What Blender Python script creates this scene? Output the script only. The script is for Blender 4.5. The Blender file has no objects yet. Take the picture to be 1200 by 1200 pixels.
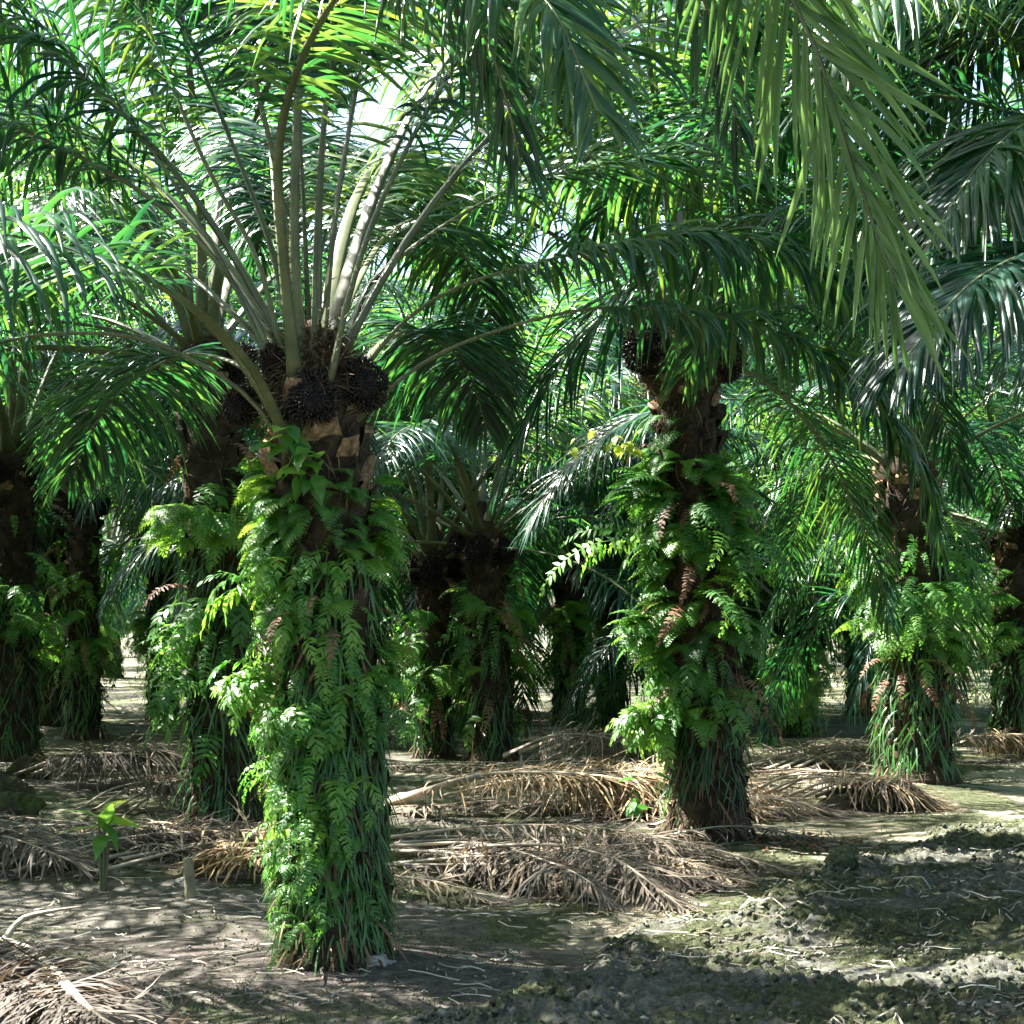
import bpy, math, random
import numpy as np
from mathutils import Vector, Matrix, Euler
PI = math.pi
rng = np.random.default_rng(7)
random.seed(7)
C = bpy.context.scene.collection
CAM_H, F = 1.7, 2000.0            # eye height, focal length in photo pixels (1200 px wide)
HZ = 720.0                        # horizon row in the photograph

def P(px, py, y):                 # a point of the place, seen at px,py, at distance y
    return np.array([(px-600)*y/F, y, CAM_H+(HZ-py)*y/F])
def G(px, py):                    # ground point seen at px,py
    y = F*CAM_H/(py-HZ)
    return np.array([(px-600)*y/F, y, 0.0])
def nrm(a):
    return a/np.maximum(np.linalg.norm(a, axis=-1, keepdims=True), 1e-9)

# ------------------------------------------------------------------ noise
_tab = np.random.default_rng(3).random((256, 256))
def vnoise(x, y):
    xi = np.floor(x).astype(int); yi = np.floor(y).astype(int)
    fx = x-xi; fy = y-yi
    fx = fx*fx*(3-2*fx); fy = fy*fy*(3-2*fy)
    a = _tab[xi & 255, yi & 255]; b = _tab[(xi+1) & 255, yi & 255]
    c = _tab[xi & 255, (yi+1) & 255]; d = _tab[(xi+1) & 255, (yi+1) & 255]
    return (a*(1-fx)+b*fx)*(1-fy)+(c*(1-fx)+d*fx)*fy
def fbm(x, y, o=4, lac=2.03, g=.5):
    s = 0; a = 1; t = 0
    for k in range(o):
        s = s+a*vnoise(x+17.3*k, y+9.1*k); t += a; a *= g; x = x*lac; y = y*lac
    return s/t
def sstep(a, b, x):
    t = np.clip((x-a)/(b-a), 0, 1); return t*t*(3-2*t)

# ------------------------------------------------------------------ mesh builder
class MB:
    def __init__(s): s.V=[]; s.F=[]; s.M=[]; s.R=[]; s.n=0
    def add(s, V, Fq, mat=0, rnd=.5):
        V = np.asarray(V, float).reshape(-1, 3); Fq = np.asarray(Fq, int).reshape(-1, 4)
        s.V.append(V); s.F.append(Fq+s.n)
        s.M.append(np.broadcast_to(np.asarray(mat, int), (len(Fq),)).copy())
        s.R.append(np.broadcast_to(np.asarray(rnd, float), (len(V),)).copy())
        s.n += len(V)
    def arrays(s):
        return np.concatenate(s.V), np.concatenate(s.F), np.concatenate(s.M), np.concatenate(s.R)
    def scatter(s, T, R, O, rnd=None):     # template arrays, rotations (K,3,3), offsets (K,3)
        V, Fq, M, r = T; K = len(O)
        W = np.einsum('kij,vj->kvi', R, V)+O[:, None, :]
        FF = Fq[None]+(np.arange(K)*len(V))[:, None, None]
        rr = np.repeat(r[None], K, 0) if rnd is None else np.repeat(rnd[:, None], len(V), 1)
        s.add(W.reshape(-1, 3), FF.reshape(-1, 4), np.tile(M, K), rr.ravel())
    def mesh(s, name, mats, smooth=False):
        V, Fq, M, R = s.arrays()
        me = bpy.data.meshes.new(name)
        me.vertices.add(len(V)); me.vertices.foreach_set('co', V.astype(np.float32).ravel())
        me.loops.add(len(Fq)*4); me.loops.foreach_set('vertex_index', Fq.astype(np.int32).ravel())
        me.polygons.add(len(Fq))
        me.polygons.foreach_set('loop_start', (np.arange(len(Fq))*4).astype(np.int32))
        me.polygons.foreach_set('material_index', M.astype(np.int32))
        for m in mats: me.materials.append(m)
        a = me.attributes.new('rnd', 'FLOAT', 'POINT'); a.data.foreach_set('value', R.astype(np.float32))
        if smooth: me.polygons.foreach_set('use_smooth', np.ones(len(Fq), bool))
        me.update(calc_edges=True); me.validate()
        return me

def grid_faces(nr, nc, wrap=False):
    i = np.arange(nr-1)[:, None]; j = np.arange(nc if wrap else nc-1)[None]
    j2 = (j+1) % nc
    return np.stack([i*nc+j, i*nc+j2, (i+1)*nc+j2, (i+1)*nc+j], -1).reshape(-1, 4)

def link(name, me, parent=None, loc=None, rot=None, scale=None):
    o = bpy.data.objects.new(name, me); C.objects.link(o)
    if parent: o.parent = parent
    if loc is not None: o.location = loc
    if rot is not None: o.rotation_euler = rot
    if scale is not None: o.scale = (scale,)*3 if np.isscalar(scale) else scale
    return o
def tag(o, label=None, cat=None, group=None, kind=None):
    for k, v in (('label', label), ('category', cat), ('group', group), ('kind', kind)):
        if v: o[k] = v
    return o

# ------------------------------------------------------------------ materials
def new_mat(name):
    m = bpy.data.materials.new(name); m.use_nodes = True
    nt = m.node_tree; nt.nodes.clear()
    out = nt.nodes.new('ShaderNodeOutputMaterial')
    return m, nt, out
def N(nt, t, **kw):
    n = nt.nodes.new(t)
    for k, v in kw.items():
        if hasattr(n, k) and not k.startswith('i_'): setattr(n, k, v)
        else: n.inputs[k[2:].replace('_', ' ')].default_value = v
    return n
def ramp(nt, stops):
    r = nt.nodes.new('ShaderNodeValToRGB'); e = r.color_ramp.elements
    while len(e) < len(stops): e.new(.5)
    for k, (p, c) in enumerate(stops): e[k].position = p; e[k].color = (*c, 1)
    return r
def leaf_mat(name, stops, tstops, trans=.4, rough=.38, spec=.5):
    m, nt, out = new_mat(name)
    at = N(nt, 'ShaderNodeAttribute', attribute_name='rnd')
    nz = N(nt, 'ShaderNodeTexNoise'); nz.inputs['Scale'].default_value = 5
    tc = N(nt, 'ShaderNodeTexCoord'); nt.links.new(tc.outputs['Object'], nz.inputs['Vector'])
    mx = N(nt, 'ShaderNodeMath', operation='MULTIPLY_ADD'); mx.inputs[1].default_value = .5; 
    nt.links.new(nz.outputs['Fac'], mx.inputs[0]); 
    ad = N(nt, 'ShaderNodeMath', operation='MULTIPLY_ADD'); ad.inputs[1].default_value = .75; ad.inputs[2].default_value = -.12
    oi = N(nt, 'ShaderNodeObjectInfo'); om = N(nt, 'ShaderNodeMath', operation='MULTIPLY_ADD'); om.inputs[1].default_value = .34; om.inputs[2].default_value = -.17
    nt.links.new(oi.outputs['Random'], om.inputs[0]); oa = N(nt, 'ShaderNodeMath', operation='ADD')
    nt.links.new(at.outputs['Fac'], ad.inputs[0]); nt.links.new(ad.outputs[0], oa.inputs[0]); nt.links.new(om.outputs[0], oa.inputs[1]); nt.links.new(oa.outputs[0], mx.inputs[2])
    r1 = ramp(nt, stops); r2 = ramp(nt, tstops)
    nt.links.new(mx.outputs[0], r1.inputs[0]); nt.links.new(mx.outputs[0], r2.inputs[0])
    p = N(nt, 'ShaderNodeBsdfPrincipled'); p.inputs['Roughness'].default_value = rough
    p.inputs['Specular IOR Level'].default_value = spec
    nt.links.new(r1.outputs[0], p.inputs['Base Color'])
    t = N(nt, 'ShaderNodeBsdfTranslucent'); nt.links.new(r2.outputs[0], t.inputs['Color'])
    mix = N(nt, 'ShaderNodeMixShader'); mix.inputs[0].default_value = trans
    nt.links.new(p.outputs[0], mix.inputs[1]); nt.links.new(t.outputs[0], mix.inputs[2])
    nt.links.new(mix.outputs[0], out.inputs['Surface'])
    return m
def noise_mat(name, stops, scale=6, rough=.85, spec=.3, bump=.0, bscale=60, rndw=0., detail=6, bdist=.01):
    m, nt, out = new_mat(name)
    tc = N(nt, 'ShaderNodeTexCoord')
    nz = N(nt, 'ShaderNodeTexNoise'); nz.inputs['Scale'].default_value = scale; nz.inputs['Detail'].default_value = detail
    nz.inputs['Roughness'].default_value = .65
    nt.links.new(tc.outputs['Object'], nz.inputs['Vector'])
    src = nz.outputs['Fac']
    if rndw:
        at = N(nt, 'ShaderNodeAttribute', attribute_name='rnd')
        mx = N(nt, 'ShaderNodeMix', data_type='FLOAT'); mx.inputs[0].default_value = rndw
        nt.links.new(src, mx.inputs[2]); nt.links.new(at.outputs['Fac'], mx.inputs[3]); src = mx.outputs[0]
    r = ramp(nt, stops); nt.links.new(src, r.inputs[0])
    p = N(nt, 'ShaderNodeBsdfPrincipled'); p.inputs['Roughness'].default_value = rough; p.inputs['Specular IOR Level'].default_value = spec
    nt.links.new(r.outputs[0], p.inputs['Base Color'])
    if bump:
        nb = N(nt, 'ShaderNodeTexNoise'); nb.inputs['Scale'].default_value = bscale; nb.inputs['Detail'].default_value = 5
        nt.links.new(tc.outputs['Object'], nb.inputs['Vector'])
        b = N(nt, 'ShaderNodeBump'); b.inputs['Strength'].default_value = bump; b.inputs['Distance'].default_value = bdist
        nt.links.new(nb.outputs['Fac'], b.inputs['Height']); nt.links.new(b.outputs[0], p.inputs['Normal'])
    nt.links.new(p.outputs[0], out.inputs['Surface'])
    return m

M_leaf = leaf_mat('palm_leaf', [(.1, (.006, .029, .028)), (.5, (.015, .053, .034)), (.9, (.05, .105, .032)), (1., (.11, .13, .04))],
                  [(.1, (.02, .15, .04)), (.5, (.08, .34, .05)), (.95, (.42, .62, .07))], trans=.29, rough=.3, spec=.55)
M_pale = leaf_mat('pale_palm_leaf', [(.1, (.05, .11, .035)), (.95, (.15, .24, .08))], [(.1, (.12, .3, .06)), (.95, (.28, .46, .1))], trans=.3, rough=.4)  # pale leaf underside, with diffuse light on the hanging frond put in too
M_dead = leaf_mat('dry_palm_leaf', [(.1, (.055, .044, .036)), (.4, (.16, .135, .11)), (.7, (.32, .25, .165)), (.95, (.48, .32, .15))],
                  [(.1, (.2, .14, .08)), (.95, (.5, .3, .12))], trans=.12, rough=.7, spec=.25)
M_pet = noise_mat('petiole_skin', [(.25, (.04, .052, .02)), (.5, (.085, .10, .042)), (.75, (.17, .175, .09))], scale=5, rough=.42, spec=.5, bump=.25, bscale=45, bdist=.004)
M_dpet = noise_mat('dry_petiole', [(.25, (.16, .12, .085)), (.5, (.33, .27, .20)), (.75, (.52, .45, .36))], scale=4, rough=.75, bump=.3, bscale=60, bdist=.004)
M_bark = noise_mat('palm_bark', [(.25, (.012, .010, .008)), (.45, (.034, .026, .019)), (.58, (.065, .048, .033)), (.7, (.035, .045, .018)), (.85, (.035, .06, .02))], scale=7, rough=.95, spec=.1, bump=.9, bscale=50, bdist=.02)
M_cut = noise_mat('cut_leaf_base', [(.3, (.05, .032, .02)), (.5, (.20, .12, .065)), (.7, (.42, .29, .17))], scale=26, rough=.85, bump=.5, bscale=70)
M_fibre = noise_mat('crown_fibre', [(.2, (.035, .022, .013)), (.5, (.10, .062, .035)), (.85, (.24, .16, .09))], scale=15, rough=.9, rndw=.7)
M_fruit = noise_mat('palm_fruit', [(.2, (.004, .003, .003)), (.6, (.012, .008, .008)), (.85, (.05, .018, .01))], scale=10, rough=.5, spec=.3, rndw=.6)
M_fern = leaf_mat('fern_green', [(.1, (.025, .08, .025)), (.5, (.07, .19, .04)), (.95, (.17, .31, .05))],
                  [(.1, (.10, .36, .04)), (.5, (.22, .55, .06)), (.95, (.5, .75, .08))], trans=.42, rough=.42)
M_strap = leaf_mat('strap_fern_green', [(.1, (.02, .06, .025)), (.5, (.05, .145, .04)), (.95, (.11, .24, .06))],
                  [(.1, (.06, .24, .03)), (.5, (.14, .42, .05)), (.95, (.3, .6, .08))], trans=.3, rough=.4)
M_vine = leaf_mat('vine_green', [(.1, (.04, .13, .03)), (.5, (.07, .20, .035)), (.95, (.16, .3, .05))],
                  [(.1, (.16, .5, .05)), (.95, (.5, .75, .1))], trans=.4, rough=.4)
M_yel = leaf_mat('young_yellow_green', [(.1, (.2, .28, .04)), (.95, (.36, .42, .07))],
                  [(.1, (.45, .6, .06)), (.95, (.75, .8, .12))], trans=.45, rough=.4)
M_clod = noise_mat('mossy_clod', [(.28, (.035, .032, .024)), (.42, (.10, .095, .075)), (.52, (.075, .095, .035)), (.62, (.20, .20, .17)), (.75, (.34, .34, .30))], scale=30, rough=.95, spec=.1, bump=1., bscale=120, rndw=.2, bdist=.012)
M_moss = leaf_mat('moss', [(.1, (.035, .05, .018)), (.95, (.12, .16, .045))], [(.1, (.05, .08, .02)), (.95, (.14, .2, .05))], trans=.2, rough=.8)
M_twig = noise_mat('litter', [(.2, (.10, .08, .06)), (.5, (.27, .23, .18)), (.9, (.5, .46, .38))], scale=3, rough=.8, rndw=.8)
M_stone = noise_mat('stone', [(.3, (.16, .15, .13)), (.7, (.36, .34, .3))], scale=8, rough=.9, bump=.6, bscale=40)
M_post = noise_mat('weathered_wood', [(.3, (.12, .11, .075)), (.7, (.30, .28, .18))], scale=12, rough=.85, bump=.5, bscale=60)
M_stump = noise_mat('rotting_stump', [(.3, (.03, .024, .018)), (.5, (.075, .06, .04)), (.62, (.09, .12, .03)), (.8, (.2, .23, .06))], scale=5, rough=.95, bump=1, bscale=35, bdist=.03)
M_brownleaf = leaf_mat('brown_litter_leaf', [(.1, (.09, .04, .025)), (.95, (.26, .13, .07))], [(.1, (.2, .1, .05)), (.95, (.4, .2, .08))], trans=.1, rough=.7)

# ------------------------------------------------------------------ ground shape
RIDGE = [G(480, 1225), G(590, 1175), G(700, 1125), G(830, 1070), G(960, 1025), G(1080, 992), G(1200, 962), G(1320, 940)]
RX = np.array([p[0] for p in RIDGE]); RY = np.array([p[1] for p in RIDGE])
def ridge_d(x, y):                # signed metres inside the dug-over strip (positive on its side)
    yl = np.interp(x, RX, RY, left=RY[0]-.0, right=RY[-1])
    yl = np.where(x < RX[0], RY[0]+(x-RX[0])*2.2, yl)
    yl = np.where(x > RX[-1], RY[-1]+(x-RX[-1])*.8, yl)
    return (yl-y)*.55+(fbm(x*1.6, y*1.6, 3)-.5)*.9
def ground_h(x, y):
    x = np.asarray(x, float); y = np.asarray(y, float)
    h = (fbm(x*.35+40, y*.35+11, 3)-.5)*.16*sstep(3, 9, y)
    h = h+(fbm(x*2.2, y*2.2, 4)-.5)*.05
    d = ridge_d(x, y)
    near = sstep(60, 18, y)
    b = sstep(-.05, .22, d)
    lump = np.abs(fbm(x*5, y*5, 4, g=.6)-.5)*2
    lump2 = 1-np.abs(2*fbm(x*15, y*15, 2, g=.6)-1)*1.6; lump3 = 1-np.abs(2*vnoise(x*31, y*31)-1)
    h = h+near*b*(.05*np.exp(-np.maximum(d, 0)/.5)+.02+.10*lump*sstep(.3, .62, fbm(x*1.3+7, y*1.9, 3))+.05*(lump2-.4)*sstep(.35, .6, fbm(x*3, y*3, 2))+.02*lump3)
    h = h+(fbm(x*14, y*14, 3)-.5)*.011*near
    for (cx, cy, r, a) in MOUNDS:
        h = h+a*np.exp(-((x-cx)**2+(y-cy)**2)/(r*r))
    return h
MOUNDS = [(-.85, 8.3, .65, .07), (1.47, 12.8, .6, .05), (3.94, 16.6, .7, .06), (-2.35, 13.9, .6, .05)]
def gz(x, y): return float(ground_h(np.array([x]), np.array([y]))[0])

def build_ground():
    py = np.concatenate([np.linspace(1290, 792, 480)])
    ys = F*CAM_H/(py-HZ)
    ys = np.concatenate([[-40, -20, -10, -4, 0, 2, 3.5, 4.5, 5.2, 5.6], ys, [52, 58, 66, 78, 95, 130, 200, 400, 900]])
    us = np.concatenate([-np.geomspace(60, 1.05, 26), np.linspace(-1, 1, 560), np.geomspace(1.05, 60, 26)])
    wd = np.maximum(.335*ys+.35, 1.6)
    X = us[None]*wd[:, None]; Y = np.repeat(ys[:, None], len(us), 1)
    Z = ground_h(X, Y)
    mb = MB(); mb.add(np.stack([X, Y, Z], -1), grid_faces(len(ys), len(us)))
    # surface kinds (moss, bare path, brown soil)
    d = ridge_d(X, Y)
    path = sstep(.15, -.05, d)*sstep(-1.15, -.35, d-(fbm(X*.9, Y*.9, 3)-.5)*1.1)
    path = np.maximum(path, .8*sstep(.45, .62, fbm(X*.25+3, Y*.6+5, 3))*sstep(-.3, -1, d))
    moss = sstep(.36, .64, fbm(X*1.4+20, Y*2.2+2, 5, g=.7))*np.where(d > 0, 1.05, .9)  # real moss, raised on the dug strip to put its shade into colour
    bare = np.exp(-(((X+.75)/1.3)**2+((Y-8.2)/1.0)**2))
    me = mb.mesh('ground', [ground_mat()], smooth=True)
    ca = me.color_attributes.new('kinds', 'FLOAT_COLOR', 'POINT')
    col = np.stack([path, np.clip(moss-bare, 0, 1), np.clip(bare*1.3, 0, 1), np.clip(sstep(-.05, .2, d), 0, 1)], -1)
    ca.data.foreach_set('color', col.astype(np.float32).ravel())
    o = link('ground', me); o['kind'] = 'structure'
def ground_mat():
    m, nt, out = new_mat('plantation_soil')
    L = nt.links.new
    geo = N(nt, 'ShaderNodeNewGeometry')
    ca = N(nt, 'ShaderNodeAttribute', attribute_name='kinds'); sp = N(nt, 'ShaderNodeSeparateColor'); L(ca.outputs['Color'], sp.inputs[0])
    def nz(s, d=6, r=.65):
        n = N(nt, 'ShaderNodeTexNoise'); n.inputs['Scale'].default_value = s; n.inputs['Detail'].default_value = d; n.inputs['Roughness'].default_value = r
        L(geo.outputs['Position'], n.inputs['Vector']); return n.outputs['Fac']
    soil = ramp(nt, [(.34, (.045, .042, .034)), (.5, (.115, .105, .085)), (.66, (.26, .24, .20))]); L(nz(13, 9, .8), soil.inputs[0])
    path = ramp(nt, [(.3, (.22, .19, .13)), (.5, (.33, .29, .20)), (.7, (.46, .42, .31))]); L(nz(15, 9, .8), path.inputs[0])
    moss = ramp(nt, [(.34, (.03, .033, .02)), (.5, (.07, .078, .038)), (.66, (.15, .155, .08))]); L(nz(17, 9, .8), moss.inputs[0])
    bare = ramp(nt, [(.34, (.035, .028, .024)), (.5, (.10, .085, .073)), (.66, (.24, .21, .185))]); L(nz(14, 9, .8), bare.inputs[0])
    lich = ramp(nt, [(.3, (.04, .038, .03)), (.48, (.10, .10, .078)), (.62, (.21, .21, .175)), (.75, (.34, .345, .30))]); L(nz(20, 9, .8), lich.inputs[0])
    def mix(a, b, f):
        x = N(nt, 'ShaderNodeMix', data_type='RGBA'); L(f, x.inputs[0]); L(a, x.inputs[6]); L(b, x.inputs[7]); return x.outputs[2]
    def mul(a, b, lo, hi):     # mask modulated by noise
        r = N(nt, 'ShaderNodeMapRange'); r.inputs[1].default_value = lo; r.inputs[2].default_value = hi
        s = N(nt, 'ShaderNodeMath', operation='MULTIPLY_ADD'); L(b, s.inputs[0]); s.inputs[1].default_value = .9; 
        s2 = N(nt, 'ShaderNodeMath', operation='MULTIPLY'); L(a, s2.inputs[0]); s2.inputs[1].default_value = 1.
        L(s2.outputs[0], s.inputs[2]); L(s.outputs[0], r.inputs[0]); return r.outputs[0]
    c = mix(soil.outputs[0], path.outputs[0], mul(sp.outputs[0], nz(5), .5, 1.2))
    c = mix(c, bare.outputs[0], mul(sp.outputs[2], nz(6), .55, 1.1))
    lf = N(nt, 'ShaderNodeMath', operation='MULTIPLY'); L(ca.outputs['Alpha'], lf.inputs[0]); lf.inputs[1].default_value = .85
    c = mix(c, lich.outputs[0], lf.outputs[0])
    c = mix(c, moss.outputs[0], mul(sp.outputs[1], nz(11, 9, .8), .75, 1.1))
    p = N(nt, 'ShaderNodeBsdfPrincipled'); p.inputs['Roughness'].default_value = .95; p.inputs['Specular IOR Level'].default_value = .15
    L(c, p.inputs['Base Color'])
    b = N(nt, 'ShaderNodeBump'); b.inputs['Strength'].default_value = 1.; b.inputs['Distance'].default_value = .03
    L(nz(16, 9, .8), b.inputs['Height']); L(b.outputs[0], p.inputs['Normal'])
    L(p.outputs[0], out.inputs['Surface'])
    return m

# ------------------------------------------------------------------ fronds
def resample(pts, K):
    pts = np.asarray(pts, float)
    # Catmull-Rom through the points, then uniform arc length
    p = np.vstack([2*pts[0]-pts[1], pts, 2*pts[-1]-pts[-2]])
    out = []
    for i in range(1, len(p)-2):
        t = np.linspace(0, 1, 16, endpoint=False)[:, None]
        a, b, c, d = p[i-1], p[i], p[i+1], p[i+2]
        out.append(.5*((2*b)+(-a+c)*t+(2*a-5*b+4*c-d)*t**2+(-a+3*b-3*c+d)*t**3))
    out.append(pts[-1:]); q = np.vstack(out)
    s = np.concatenate([[0], np.cumsum(np.linalg.norm(np.diff(q, axis=0), axis=1))])
    u = np.linspace(0, s[-1], K)
    return np.stack([np.interp(u, s, q[:, k]) for k in range(3)], -1), s[-1]

def frond(mb, pts, n=85, lmax=.75, wl=.034, start=1.25, K=26, ns=5, vfold=True, droop=1.3, el=(.45, 0, -.35), w0=.10, w1=.012,
          ang=(78, 24), spines=True, g=None, rnd=(.2, .8), curl=.0, flat=0, twist=0., prof=None, mats=(0, 1), az=None, floor=None, rng=rng, flare=.07, ragged=False):
    q, L = resample(pts, K)
    T = nrm(np.gradient(q, axis=0))
    if az is None:
        a = q[-1]-q[0]; a = np.array([a[0], a[1], 0]); a = a/np.linalg.norm(a)
    else: a = np.array([math.cos(az), math.sin(az), 0])
    S0 = np.array([a[1], -a[0], 0.])
    S = nrm(S0[None]-(T@S0)[:, None]*T); U = np.cross(S, T)
    if np.any(twist):
        tw = twist*np.linspace(0, 1, K)[:, None]
        S, U = S*np.cos(tw)+U*np.sin(tw), U*np.cos(tw)-S*np.sin(tw)
    sv = np.linspace(0, L, K)
    # rachis: flattened on top, keeled beneath
    th = np.array([[-1, .15], [-.55, .42], [.55, .42], [1, .15], [.55, -.5], [-.55, -.5]])
    k = sv/L
    w = (w1+(w0-w1)*(1-k)**1.5+flare*np.exp(-sv/.12))*.5
    V = q[:, None]+w[:, None, None]*(th[None, :, :1]*S[:, None]+th[None, :, 1:]*U[:, None]*(.8+.2*k)[:, None, None])
    mb.add(V, grid_faces(K, 6, True), mats[1], .5)
    # leaflets
    s1 = np.sort(np.concatenate([np.linspace(start, L*.995, n)+rng.normal(0, .012, n) for _ in (0,)]))
    for side in (-1, 1):
        s = np.clip(s1+rng.normal(0, .01, n), 0, L)
        t = np.clip((s-start)/(L-start), 0, 1)
        ip = lambda A: np.stack([np.interp(s, sv, A[:, i]) for i in range(3)], -1)
        Ps, Ts, Us, Ss = ip(q), nrm(ip(T)), nrm(ip(U)), nrm(ip(S))
        wr = np.interp(s, sv, w)
        an = np.radians(ang[0]+(ang[1]-ang[0])*t**1.3)+rng.normal(0, .13, n)
        e = np.array(el)[rng.integers(0, len(el), n)]+rng.normal(0, .13, n)
        e = e*(1-.5*t)
        d = np.cos(an)[:, None]*Ts+np.sin(an)[:, None]*(np.cos(e)[:, None]*side*Ss+np.sin(e)[:, None]*Us)
        pf = np.interp(t, [0, .12, .35, .6, .85, 1], [.32, .7, 1, .95, .6, .38]) if prof is None else np.interp(t, prof[0], prof[1])
        ll = lmax*pf*(rng.uniform(.85, 1.1, n) if not ragged else rng.uniform(.3, 1.1, n))
        if ragged: an = an+rng.normal(0, .22, n); d = np.cos(an)[:, None]*Ts+np.sin(an)[:, None]*(np.cos(e)[:, None]*side*Ss+np.sin(e)[:, None]*Us)
        Wd = nrm(np.cross(d, Us)+rng.normal(0, .22, (n, 3)))
        wj = np.interp(np.linspace(0, 1, ns+1), [0, .12, .45, .75, 1], [.55, .9, 1, .72, .06])
        c = Ps+side*Ss*(wr*.8)[:, None]
        dr = droop*rng.uniform(.5, 1.5, n)*(.45+.55*pf)
        cu = rng.normal(0, curl or .22, (n, 3))
        rings = []
        for j in range(ns+1):
            Wn = nrm(Wd-(np.sum(Wd*d, -1)[:, None])*d)
            nn = np.cross(Wn, d); nn = nn*np.sign(nn[:, 2:3]+1e-6)
            hw = (wl*.5*wj[j]*(.6+.4*pf))[:, None]
            if vfold: rings.append(np.stack([c-Wn*hw-nn*hw*.45, c+nn*hw*.25, c+Wn*hw-nn*hw*.45], 1))
            else: rings.append(np.stack([c-Wn*hw, c+Wn*hw], 1))
            f = (j+.6)/ns
            d = nrm(d+(dr*f*1.6/ns)[:, None]*np.array([0, 0, -1.])+cu*(f/ns))
            c = c+d*(ll/ns)[:, None]
            if floor is not None:
                fl = floor(c[:, 0], c[:, 1])+.012+.02*rng.random(n)
                c[:, 2] = np.maximum(c[:, 2], fl)
        R = np.stack(rings, 1); m = R.shape[2]
        base = grid_faces(ns+1, m)
        FF = base[None]+(np.arange(n)*(ns+1)*m)[:, None, None]
        mb.add(R.reshape(-1, 3), FF.reshape(-1, 4), mats[0], np.repeat(rng.uniform(rnd[0], rnd[1], n), (ns+1)*m))
    if spines:
        n2 = 26; s = np.linspace(.25, start*1.02, n2)
        for side in (-1, 1):
            ip = lambda A: np.stack([np.interp(s, sv, A[:, i]) for i in range(3)], -1)
            Ps, Ts, Us, Ss = ip(q), ip(T), ip(U), ip(S); wr = np.interp(s, sv, w)[:, None]
            b0 = Ps+side*Ss*wr+Us*wr*.15
            tip = b0+(side*Ss+.5*Ts+rng.normal(0, .25, (n2, 3)))*rng.uniform(.015, .04, (n2, 1))
            R = np.stack([b0-Ts*.005, b0+Ts*.005, tip+Ts*.0008, tip-Ts*.0008], 1)
            mb.add(R.reshape(-1, 3), np.arange(n2*4).reshape(-1, 4), mats[1], .5)

def arch(elev, end, L, sway=0., K=9, p=1.25):     # a frond's own curve, growing along +X
    s = np.linspace(0, 1, 40); th = np.radians(elev+(end-elev)*s**p)
    x = np.concatenate([[0], np.cumsum(np.cos(th[:-1])*L/39)]); z = np.concatenate([[0], np.cumsum(np.sin(th[:-1])*L/39)])
    y = sway*(s**2)*L
    i = np.linspace(0, 39, K).astype(int)
    return np.stack([x, y, z], -1)[i]

ELEVS = [86, 79, 72, 64, 56, 48, 40, 31, 22, 12, 2, -10]
def endang(e): return max(-84, e-(62+62*(1-e/90)))
def make_variants(prefix, n, ns, vfold, K, L=4.5, spines=False, wl=.036, seed=1):
    r = np.random.default_rng(seed); out = []
    for i, e in enumerate(ELEVS):
        mb = MB(); Lk = L*(.8 if i == 0 else 1)*r.uniform(.93, 1.05)
        frond(mb, arch(e, endang(e), Lk, r.uniform(-.09, .09)), n=n, ns=ns, vfold=vfold, K=K, lmax=.78, wl=wl, start=1.15,
              droop=1.5, spines=spines, rnd=(.1+.25*(i < 4), .6+.3*(i < 5)), rng=r, az=0, twist=r.uniform(-.5, .5))
        out.append(mb)
    return out
VAR_M = [m.mesh('frond', [M_leaf, M_pet]) for m in make_variants('m', 105, 4, True, 20, spines=False, seed=11, wl=.031)]
VAR_M2 = [m.mesh('frond', [M_leaf, M_pet]) for m in make_variants('m', 105, 4, True, 20, spines=False, seed=23, wl=.031)]
VAR_L = make_variants('l', 62, 3, False, 12, wl=.038, seed=31)

def rotz(a):
    c, s = math.cos(a), math.sin(a); return np.array([[c, -s, 0], [s, c, 0], [0, 0, 1.]])
def crown_mesh(seed):
    r = np.random.default_rng(seed); mb = MB(); nf = 26
    arrs = [m.arrays() for m in VAR_L]
    for i in range(nf):
        k = min(11, int(10.5*(i+.5)/nf)); a = i*2.39996+r.normal(0, .15); sc = r.uniform(.85, 1.1)
        R = rotz(a)*sc
        off = np.array([math.cos(a)*.13, math.sin(a)*.13, -.35*i/nf])
        mb.scatter(arrs[k], R[None], off[None])
    return mb.mesh('crown', [M_leaf, M_pet])
CROWNS = [crown_mesh(s) for s in (1, 2, 3, 4)]

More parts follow.
